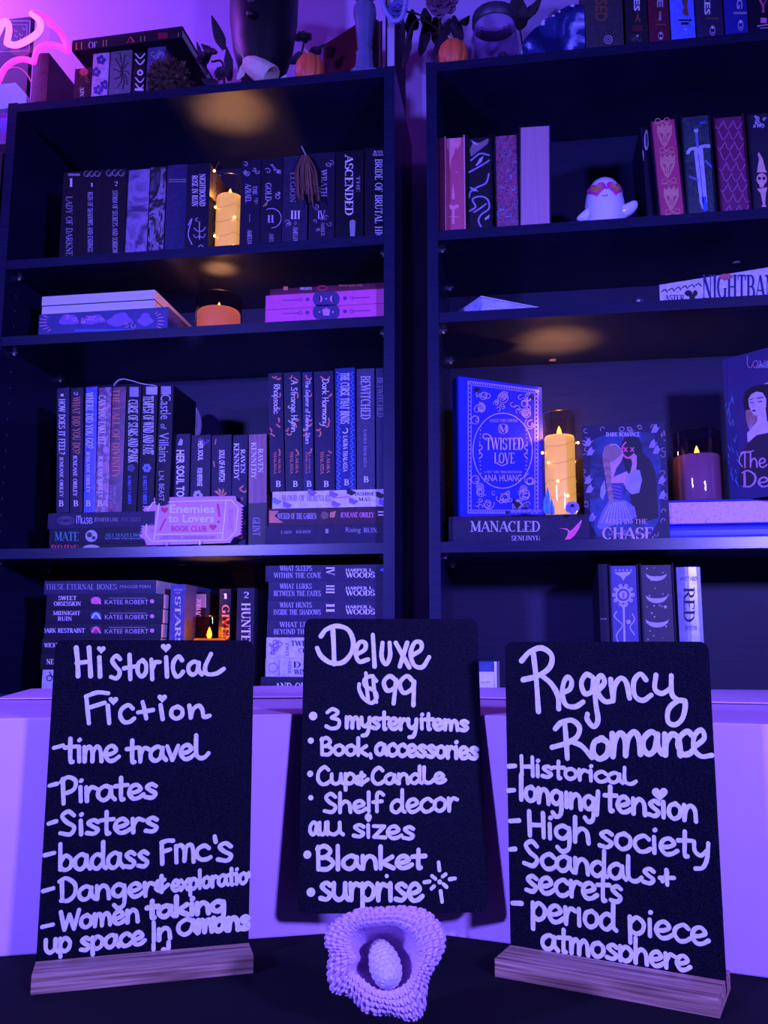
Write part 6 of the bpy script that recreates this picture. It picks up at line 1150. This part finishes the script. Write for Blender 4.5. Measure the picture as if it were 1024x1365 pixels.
class Hand:
    """chalk marker strokes traced on a board"""
    def __init__(s, plane, w, vmin, clipx=None): s.p, s.w, s.vmin, s.mb, s.k, s.cx = plane, w, vmin, MB(), 0, clipx
    def line(s, pts, w=None, smooth=True):
        P_ = [np.array(q, float) for q in pts]
        if smooth: P_ = smoothpts(P_, 9)
        uv = [s.p.uv(*q) for q in P_]; uv = [q for q in uv if q[1] > s.vmin and (s.cx is None or q[0] < s.cx)]
        if not uv: return
        ww = (w or s.w); s.k += 1; off = .0003+(s.k % 14)*5e-5
        sc = np.linalg.norm(s.p.uv(P_[0][0]+1, P_[0][1])-s.p.uv(*P_[0]))*ww; L_ = len(uv)
        ws = [sc*(.97+.06*sin(i*.35+s.k)) for i in range(L_)]
        for ip, poly in enumerate(ribbon(uv, ws)):
            ar = sum(poly[i][0]*poly[(i+1) % len(poly)][1]-poly[(i+1) % len(poly)][0]*poly[i][1] for i in range(len(poly)))
            s.mb.add([s.p.w(q, off+ip*1.5e-6) for q in (poly if ar > 0 else poly[::-1])], [tuple(range(len(poly)))], CHALK)
    def dot(s, x, y, r): s.line([(x-.01, y), (x+.01, y)], 2*r, False)
    def heart(s, x, y, r):
        pts = [(x+r*.0625*16*sin(t)**3, y-r*.0625*(13*cos(t)-5*cos(2*t)-2*cos(3*t)-cos(4*t))) for t in [2*pi*k/26 for k in range(26)]]
        uv = [s.p.uv(*q) for q in pts][::-1]; s.k += 1; ar = sum(uv[i][0]*uv[(i+1) % 26][1]-uv[(i+1) % 26][0]*uv[i][1] for i in range(26))
        s.mb.add([s.p.w(q, .0005) for q in (uv if ar > 0 else uv[::-1])], [tuple(range(26))], CHALK)
    def glyph(s, ch, x0, y0, x1, y1, w=None):          # fit a letter into a box (y0 top, y1 bottom)
        st = HW[ch][1]; A_ = np.array([q for k in st for q in (smoothpts(k, 4) if len(k) > 2 else k)]); lo, hi = A_.min(0), A_.max(0); e = np.maximum(hi-lo, 1e-3)
        for k in st: s.line([(x0+(x1-x0)*((q[0]-lo[0])/e[0] if hi[0]-lo[0] > .09 else .5+.0*q[0]), y1+(y0-y1)*(q[1]-lo[1])/e[1]) for q in k], w)
    def word(s, txt, x0, yb0, x1, yb1, xh, w=None, xh1=None):     # baseline from (x0,yb0) to (x1,yb1)
        st, adv = hw_strokes(txt); adv -= .12; xh1 = xh1 or xh
        for k in st:
            Q = []
            for q in k: f = q[0]/adv; Q.append((x0+(x1-x0)*f, yb0+(yb1-yb0)*f-q[1]*(xh+(xh1-xh)*f)))
            s.line(Q, w)
def zoomed(H_, ox, oy, sc):     # coordinates read off an enlarged crop
    class Zc:
        def line(_, pts, w=None, smooth=True): H_.line([(ox+a*sc, oy+b*sc) for a, b in pts], w, smooth)
        def dot(_, x, y, r): H_.dot(ox+x*sc, oy+y*sc, r*sc)
        def heart(_, x, y, r): H_.heart(ox+x*sc, oy+y*sc, r*sc)
        def glyph(_, ch, x0, y0, x1, y1, w=None): H_.glyph(ch, ox+x0*sc, oy+y0*sc, ox+x1*sc, oy+y1*sc, w)
        def word(_, txt, x0, yb0, x1, yb1, xh, w=None, xh1=None): H_.word(txt, ox+x0*sc, oy+yb0*sc, ox+x1*sc, oy+yb1*sc, xh*sc, w, xh1 and xh1*sc)
    return Zc()
OAK = Mwood('#7a5a44', '#c0a488')
def wood_base(t, cx, cy, ang, L_, front, back, slotz):
    u = np.array((cos(ang), sin(ang), 0)); n = np.array((-sin(ang), cos(ang), 0)); O = np.array((cx, cy, .603))-u*L_/2; h = slotz-.603
    m, nt, bs = new('oak_block'); tc = nd(nt, 'ShaderNodeTexCoord'); mr = nd(nt, 'ShaderNodeMapping'); mr.inputs['Rotation'].default_value = (0, 0, -ang); mp = nd(nt, 'ShaderNodeMapping'); mp.inputs['Scale'].default_value = (5, 110, 190)
    nz = nd(nt, 'ShaderNodeTexNoise', Scale=1.6, Detail=6.0, Distortion=.15); nt.links.new(tc.outputs['Object'], mr.inputs[0]); nt.links.new(mr.outputs[0], mp.inputs[0]); nt.links.new(mp.outputs[0], nz.inputs['Vector'])
    nt.links.new(ramp(nt, nz.outputs['Fac'], [(.30, lin('#5e3e30')), (.5, lin('#98745e')), (.68, lin('#c4a088'))]), bs.inputs['Base Color']); bs.inputs['Roughness'].default_value = .6
    mb = MB(); g = .0042                                   # slotted block: front rail, back rail, floor under the slot
    prof = [(-front, 0), (back, 0), (back, h), (g, h), (g, h-.012), (-.0006, h-.012), (-.0006, h), (-front, h)]
    mb.prism([O+n*a+Z*b for a, b in prof], u*L_, m); ob = mb.build('wooden_base', t, 'pale oak block with a slot'); bv = ob.modifiers.new('bevel', 'BEVEL'); bv.width = .0008; bv.segments = 2; bv.limit_method = 'ANGLE'

t, P, u, n = sign(*SL, 'left chalkboard sign on an oak block, headed by two lines dotted with hearts', ZB, True); wood_base(t, SL[0], SL[1], SL[2], .2052, .040, .03, ZB)
H = Hand(P, 5.9, .0006, SL[3]-.001); z1 = zoomed(H, 30, 840, .32227); z2 = zoomed(H, 30, 1080, .32227)
z1.line([(222, 72), (228, 130), (230, 190)], 6.5); z1.line([(275, 72), (279, 130), (282, 190)], 6.5); z1.line([(225, 136), (278, 130)], 6.5); z1.line([(318, 112), (321, 192)], 6.5); z1.heart(326, 80, 18)
z1.glyph('s', 366, 106, 404, 200); z1.line([(443, 102), (446, 203)]); z1.line([(420, 158), (476, 148)]); z1.glyph('o', 476, 124, 512, 192); z1.line([(533, 122), (537, 203)]); z1.line([(535, 168), (548, 135), (568, 132)]); z1.line([(594, 112), (598, 192)]); z1.heart(593, 72, 21)
z1.glyph('c', 622, 108, 664, 192); z1.glyph('a', 686, 130, 742, 184); z1.line([(780, 98), (756, 150), (762, 180), (800, 180), (833, 160)])
z1.line([(264, 275), (270, 335), (275, 386)]); z1.line([(262, 274), (310, 258), (355, 261)]); z1.line([(272, 322), (340, 300)]); z1.line([(353, 312), (359, 385)]); z1.heart(376, 291, 20); z1.glyph('c', 404, 310, 462, 382); z1.line([(497, 297), (505, 330), (512, 365)]); z1.line([(478, 340), (540, 330)]); z1.line([(571, 310), (580, 368)]); z1.heart(578, 281, 20); z1.glyph('o', 615, 316, 662, 366); z1.line([(690, 312), (696, 362), (696, 362), (704, 330), (728, 312), (744, 330), (750, 358), (774, 354)])
for a in (((130, 487), (168, 477)), ((112, 643), (142, 635)), ((108, 800), (140, 790))): z1.line(a)
z1.word('time', 176, 545, 392, 540, 62); z1.word('travel'.replace('l', 'L'), 432, 547, 762, 528, 58)
z1.word('Pirates', 158, 712, 552, 692, 60, None, 56); z1.word('Sisters', 150, 848, 556, 832, 57)
for a in (((92, 186), (132, 176)), ((86, 334), (128, 322)), ((82, 482), (126, 472))): z2.line(a)
z2.word('badass', 150, 248, 518, 232, 62); z2.word('F', 570, 222, 618, 218, 54); z2.word('M', 628, 216, 708, 212, 52); z2.glyph('C', 720, 146, 778, 204); z2.line([(795, 108), (799, 130)]); z2.glyph('S', 808, 136, 862, 208)
z2.word('Danger', 152, 376, 540, 352, 54); z2.glyph('&', 552, 272, 602, 338); z2.word('exploration', 616, 334, 966, 296, 42, 5.2)
z2.word('Women', 156, 496, 478, 458, 50); z2.word('taking', 515, 446, 836, 418, 44, 7); z2.word('up', 92, 590, 198, 580, 54); z2.word('space', 236, 580, 500, 552, 50); z2.word('In', 532, 542, 612, 528, 46); z2.word('a', 640, 516, 716, 510, 62); z2.word('mans', 722, 504, 936, 488, 48, 7.5)
z2.word('world', 362, 632, 612, 604, 34)
H.mb.build('chalk_lettering', t, 'white chalk marker handwriting')

t, P, u, n = sign(*SR, 'right chalkboard sign on an oak block, two large script heading lines', ZB, True); wood_base(t, SR[0], SR[1], SR[2], .2070, .046, .03, ZB)
H = Hand(P, 5.9, .0006); z5 = zoomed(H, 640, 840, .35156); z6 = zoomed(H, 640, 1050, .375)
z5.line([(203, 90), (214, 190), (222, 308)], 6.9); z5.line([(158, 116), (190, 82), (235, 68), (272, 96), (264, 142), (218, 174), (164, 188)], 6.9); z5.line([(235, 172), (272, 205), (296, 250), (299, 298)], 6.9); z5.line([(316, 238), (342, 222), (348, 194), (333, 178), (318, 200), (313, 245), (328, 284), (362, 290), (392, 272)], 6.6)
z5.line([(428, 178), (404, 168), (385, 200), (398, 240), (425, 230), (432, 185), (432, 185), (440, 280), (448, 340), (432, 366), (408, 340), (408, 318)], 6.9); z5.line([(446, 230), (472, 200), (462, 172), (446, 190), (450, 240), (475, 270), (505, 268)], 6.9); z5.line([(496, 186), (506, 264), (506, 264), (512, 210), (535, 182), (556, 200), (568, 258)], 6.9); z5.line([(630, 188), (608, 166), (584, 195), (588, 248), (618, 266), (650, 246)], 6.9)
z5.line([(668, 170), (664, 222), (690, 240), (722, 222)], 6.9); z5.line([(726, 172), (728, 240), (748, 262), (778, 272), (770, 330), (742, 358), (714, 346), (716, 300), (748, 270), (778, 268)], 6.9)
z5.line([(322, 350), (328, 420), (332, 486)], 6.9); z5.line([(286, 374), (310, 350), (350, 342), (378, 368), (368, 405), (330, 428), (274, 444)], 6.9); z5.line([(350, 422), (388, 440), (425, 482)], 6.9); z5.glyph('o', 428, 410, 488, 488, 8); z5.word('m', 494, 480, 612, 470, 88, 8); z5.glyph('a', 618, 386, 690, 470, 8); z5.word('n', 694, 472, 762, 474, 80, 8); z5.glyph('c', 752, 384, 812, 472, 8); z5.line([(812, 444), (850, 410), (840, 378), (814, 400), (812, 450), (840, 478), (880, 474)], 6.9)
z5.line([(110, 516), (134, 514)]); z5.line([(108, 608), (130, 606)]); z5.word('Historical'.replace('l', 'L'), 152, 548, 586, 584, 42, 5.2, 36); z5.heart(682, 620, 30)
z6.word('longıng', 140, 40, 408, 84, 50, 6); z6.line([(420, 14), (416, 96)]); z6.word('tensıon', 444, 78, 770, 120, 54, 6.2)
for a in (((108, 118), (140, 116)), ((108, 219), (126, 217)), ((116, 410), (148, 411))): z6.line(a)
z6.word('High', 168, 168, 388, 198, 50); z6.word('society', 420, 208, 812, 252, 56); z6.word('ScandaLs', 152, 274, 618, 342, 52); z6.glyph('+', 640, 292, 690, 344); z6.word('secrets', 160, 366, 502, 407, 55); z6.word('perıod', 182, 464, 482, 508, 58); z6.word('piece', 526, 514, 806, 558, 58); z6.word('atmosphere', 220, 570, 742, 650, 50)
H.mb.build('chalk_lettering', t, 'white chalk marker handwriting')

t, P, u, n = sign(*SD, 'middle chalkboard sign without a wooden block, price and bulleted list', SD_Z, False)
H = Hand(P, 5.1, .0006); z3 = zoomed(H, 370, 810, .29297); z4 = zoomed(H, 370, 1010, .29297)
z3.line([(252, 102), (256, 180), (258, 256)], 6.4); z3.line([(198, 130), (222, 100), (270, 84), (320, 100), (344, 150), (336, 205), (298, 248), (245, 252), (200, 222), (180, 184)], 6.4)
z3.line([(362, 212), (398, 190), (398, 160), (372, 160), (356, 205), (372, 245), (412, 236)], 6); z3.line([(434, 124), (442, 268)], 6); z3.line([(478, 160), (474, 225), (494, 258), (512, 220), (510, 160), (510, 160), (514, 250)][:5], 6); z3.line([(538, 160), (600, 272)], 6); z3.line([(590, 160), (556, 268)], 6); z3.line([(608, 220), (652, 192), (652, 160), (624, 160), (606, 210), (622, 262), (660, 270), (690, 225)], 6)
z3.line([(450, 334), (428, 312), (396, 328), (400, 358), (440, 378), (452, 408), (428, 434), (392, 412), (372, 372), (372, 348)], 5.2); z3.line([(402, 298), (406, 360), (414, 428)], 5); z3.line([(434, 310), (440, 370), (450, 430)], 5)
z3.line([(538, 330), (510, 312), (484, 340), (500, 378), (534, 362), (540, 330), (540, 330), (528, 436)], 6); z3.line([(618, 336), (588, 312), (556, 345), (574, 388), (612, 370), (622, 336), (622, 336), (618, 444)], 6)
z3.dot(162, 493, 19); z3.dot(152, 605, 14); z3.dot(149, 756, 15)
z3.word('3', 218, 550, 282, 550, 52); z3.word('mystery', 310, 545, 632, 556, 48, 5.4); z3.word('items', 648, 550, 864, 560, 44, 5.4)
z3.word('Book,', 196, 668, 430, 672, 44); z3.word('accessories', 446, 668, 908, 688, 50, 5.6)
z3.word('Cup', 180, 804, 352, 800, 46); z3.glyph('&', 356, 752, 412, 806, 5.4); z3.word('CandLe', 428, 802, 758, 796, 43)
z4.dot(152, 182, 13); z4.word('Shelf', 208, 250, 472, 244, 50); z4.word('decor', 514, 250, 812, 240, 58)
z4.word('au', 146, 350, 225, 350, 56); z4.word('u', 222, 348, 292, 350, 56); z4.word('sizes', 340, 358, 618, 370, 54); z4.dot(413, 270, 16)
z4.dot(136, 441, 18); z4.word('Blanket', 176, 508, 662, 500, 62, 6, 52); z4.dot(152, 612, 20); z4.word('surprıse', 190, 645, 652, 650, 76, 6.2); z4.dot(497, 538, 10)
for a in (((733, 476), (737, 512)), ((668, 567), (692, 563)), ((783, 553), (808, 549)), ((742, 607), (749, 656)), ((703, 538), (719, 551)), ((751, 541), (765, 530)), ((700, 596), (712, 585)), ((755, 575), (769, 588))): z4.line(a, 5)
z4.dot(738, 565, 11)
H.mb.build('chalk_lettering', t, 'white chalk marker handwriting')
# wire easel behind the middle sign
ez = thing('easel', 'small dark easel holding up the middle sign behind the knitted flower', 'easel', (SD[0], SD[1]+.03, .603)); EM = M('#15121c', .4, metal=.3); nn = np.array((-sin(SD[2]), cos(SD[2]), 0)); uu = np.array((cos(SD[2]), sin(SD[2]), 0)); vv_ = cos(SD[4])*Z+sin(SD[4])*nn; B0 = np.array((SD[0], SD[1], SD_Z))
for s in (-1, 1):
    a = B0+uu*s*.032; mb = MB(); fl_ = a+nn*.006-Z*(SD_Z-.603-.003); mb.tube([fl_, a+nn*.0085-vv_*.002, a+nn*.0085+vv_*.17], .0025, EM, 8); mb.tube([a+nn*.0085-vv_*.0035, a-nn*.006-vv_*.0035, a-nn*.006+vv_*.004], .0022, EM, 8); mb.build('upright', ez)
mb = MB(); top_ = B0+nn*.0085+vv_*.15; mb.tube([top_, np.array((top_[0], top_[1], .606))+nn*.035], .0025, EM, 8); mb.tube([B0+nn*.0085+vv_*.15-uu*.032, B0+nn*.0085+vv_*.15+uu*.032], .0022, EM, 8); mb.build('rear_leg', ez)

# ================================================================== knitted flower
OUT = [(479.6, 1214), (493, 1212.5), (506, 1212), (521, 1211), (535, 1210), (549, 1211), (562, 1213.7), (573, 1220), (582, 1230), (588, 1239), (590.5, 1250), (589, 1265), (582, 1280), (573, 1294), (569, 1304), (567, 1316), (565, 1338), (560, 1350), (552, 1355), (541, 1355), (529, 1350), (517, 1347.5), (505, 1348), (488, 1344), (478, 1334), (468, 1324), (455, 1322), (446, 1318), (441, 1300), (441, 1284), (443.5, 1270), (438, 1261), (438, 1248), (444.5, 1235), (453, 1227), (464, 1221)]
INN = [(487, 1237), (496, 1236), (506, 1235), (517, 1234), (528, 1235), (537, 1240), (545, 1245), (551, 1253), (555, 1262), (556, 1268), (557, 1273), (556, 1279), (554, 1285), (552, 1290), (549, 1296), (546, 1303), (541, 1309), (534, 1314), (527, 1317), (519, 1319), (511, 1319), (503, 1317), (496, 1313), (489, 1308), (482, 1302), (475, 1297), (472, 1292), (472, 1288), (476, 1281), (477, 1276), (473, 1270), (470, 1264), (469, 1258), (470, 1250), (475, 1243), (480, 1239)]
yF = CAM[1]+.755; n0 = len(OUT); W_ = 504; rows = 126
fq = at(515, 1355, yF); 
def loopi(L_, f):
    k = f*n0; i = int(k) % n0; s_ = k-int(k); p = [np.array(L_[(i+j-1) % n0], float) for j in range(4)]
    return .5*((2*p[1])+(-p[0]+p[2])*s_+(2*p[0]-5*p[1]+4*p[2]-p[3])*s_*s_+(-p[0]+3*p[1]-3*p[2]+p[3])*s_**3)
cc = np.array((512., 1280.)); vs_ = []; zmin = .6035
for r_ in range(rows+1):
    f = r_/rows
    for k in range(W_):
        a = k/W_; o_, i_ = loopi(OUT, a), loopi(INN, a); row_k, col = f*13, a*36
        if f < .30:   # back of the cup swelling to the rim
            g = f/.30; p2 = cc+(o_-cc)*(.45+.55*sin(g*pi/2)); dy = .040*(1-g)**1.2
        elif f < .62:
            g = (f-.30)/.32; p2 = o_+(i_-o_)*(g-.04*sin(g*pi)); dy = -.012*sin(g*pi*.62)+.006*g
        else:
            g = (f-.62)/.38; p2 = i_+(np.array((508, 1278))-i_)*(g*.93); dy = .004+.048*sin(g*pi/2)
        P3 = at(p2[0], p2[1], yF+dy); rv = (p2-cc); 
        # stitches: V shaped loops
        ph = (row_k % 1.0); cx_ = (col+.5*(int(row_k) % 2)) % 1.0; st_ = (1-(2*abs(ph-.5))**3)*max(0, 1-((cx_-.26-.30*(ph-.5))/.27)**2, 1-((cx_-.74+.30*(ph-.5))/.27)**2)**.5
        amp = .0042*(1 if f < .62 else .45)*st_
        dirn = nrm((rv[0], -60 if .2 < f < .8 else -20, -rv[1])); P3 = P3+dirn*amp
        P3[2] = max(P3[2], zmin); vs_.append(P3)
YRN = M('#d6b2dc', .95, .14, 500, bump=.5)
t = thing('knitted_flower', 'lilac hand knitted cup shaped flower with a knobbly centre, in front of the middle sign', 'knitted flower', (fq[0], yF, .603))
mb = MB(); mb.add(vs_, [(r_*W_+k, r_*W_+(k+1) % W_, (r_+1)*W_+(k+1) % W_, (r_+1)*W_+k) for r_ in range(rows) for k in range(W_)]+[tuple(range(W_))[::-1], tuple(range(rows*W_, (rows+1)*W_))], YRN, True); mb.build('cup', t)
mb = MB(); A0, A1 = at(519, 1305, yF-.006), at(504, 1258, yF+.022); ax = nrm(A1-A0); Ln = np.linalg.norm(A1-A0); aa = nrm(np.cross(ax, Z)); bb = np.cross(ax, aa); vs_ = []; n = 72; m_ = 46
for i in range(m_+1):
    f = i/m_; rr = .0128*max(0, sin(pi*f))**.42*(1.02-.3*f)+1e-5; 
    for k in range(n):
        a = 2*pi*k/n; row_k = f*11; cx_ = (k/n*13+.5*(int(row_k) % 2)) % 1; st_ = max(0, 1-(2*abs(row_k % 1-.5))**2)*(.4+.6*abs(cos(pi*cx_))); q_ = rr+.0022*st_*min(1, rr/.006)
        vs_.append(A0-ax*.006+ax*(f*(Ln+.008))+(aa*cos(a)+bb*sin(a))*q_)
mb.add(vs_, [(i*n+k, i*n+(k+1) % n, (i+1)*n+(k+1) % n, (i+1)*n+k) for i in range(m_) for k in range(n)], M('#cfc0d0', .95, .14, 500, bump=.5), True); mb.build('centre_bud', t)

for o in bpy.data.objects:
    if '_loc' in o: del o['_loc']
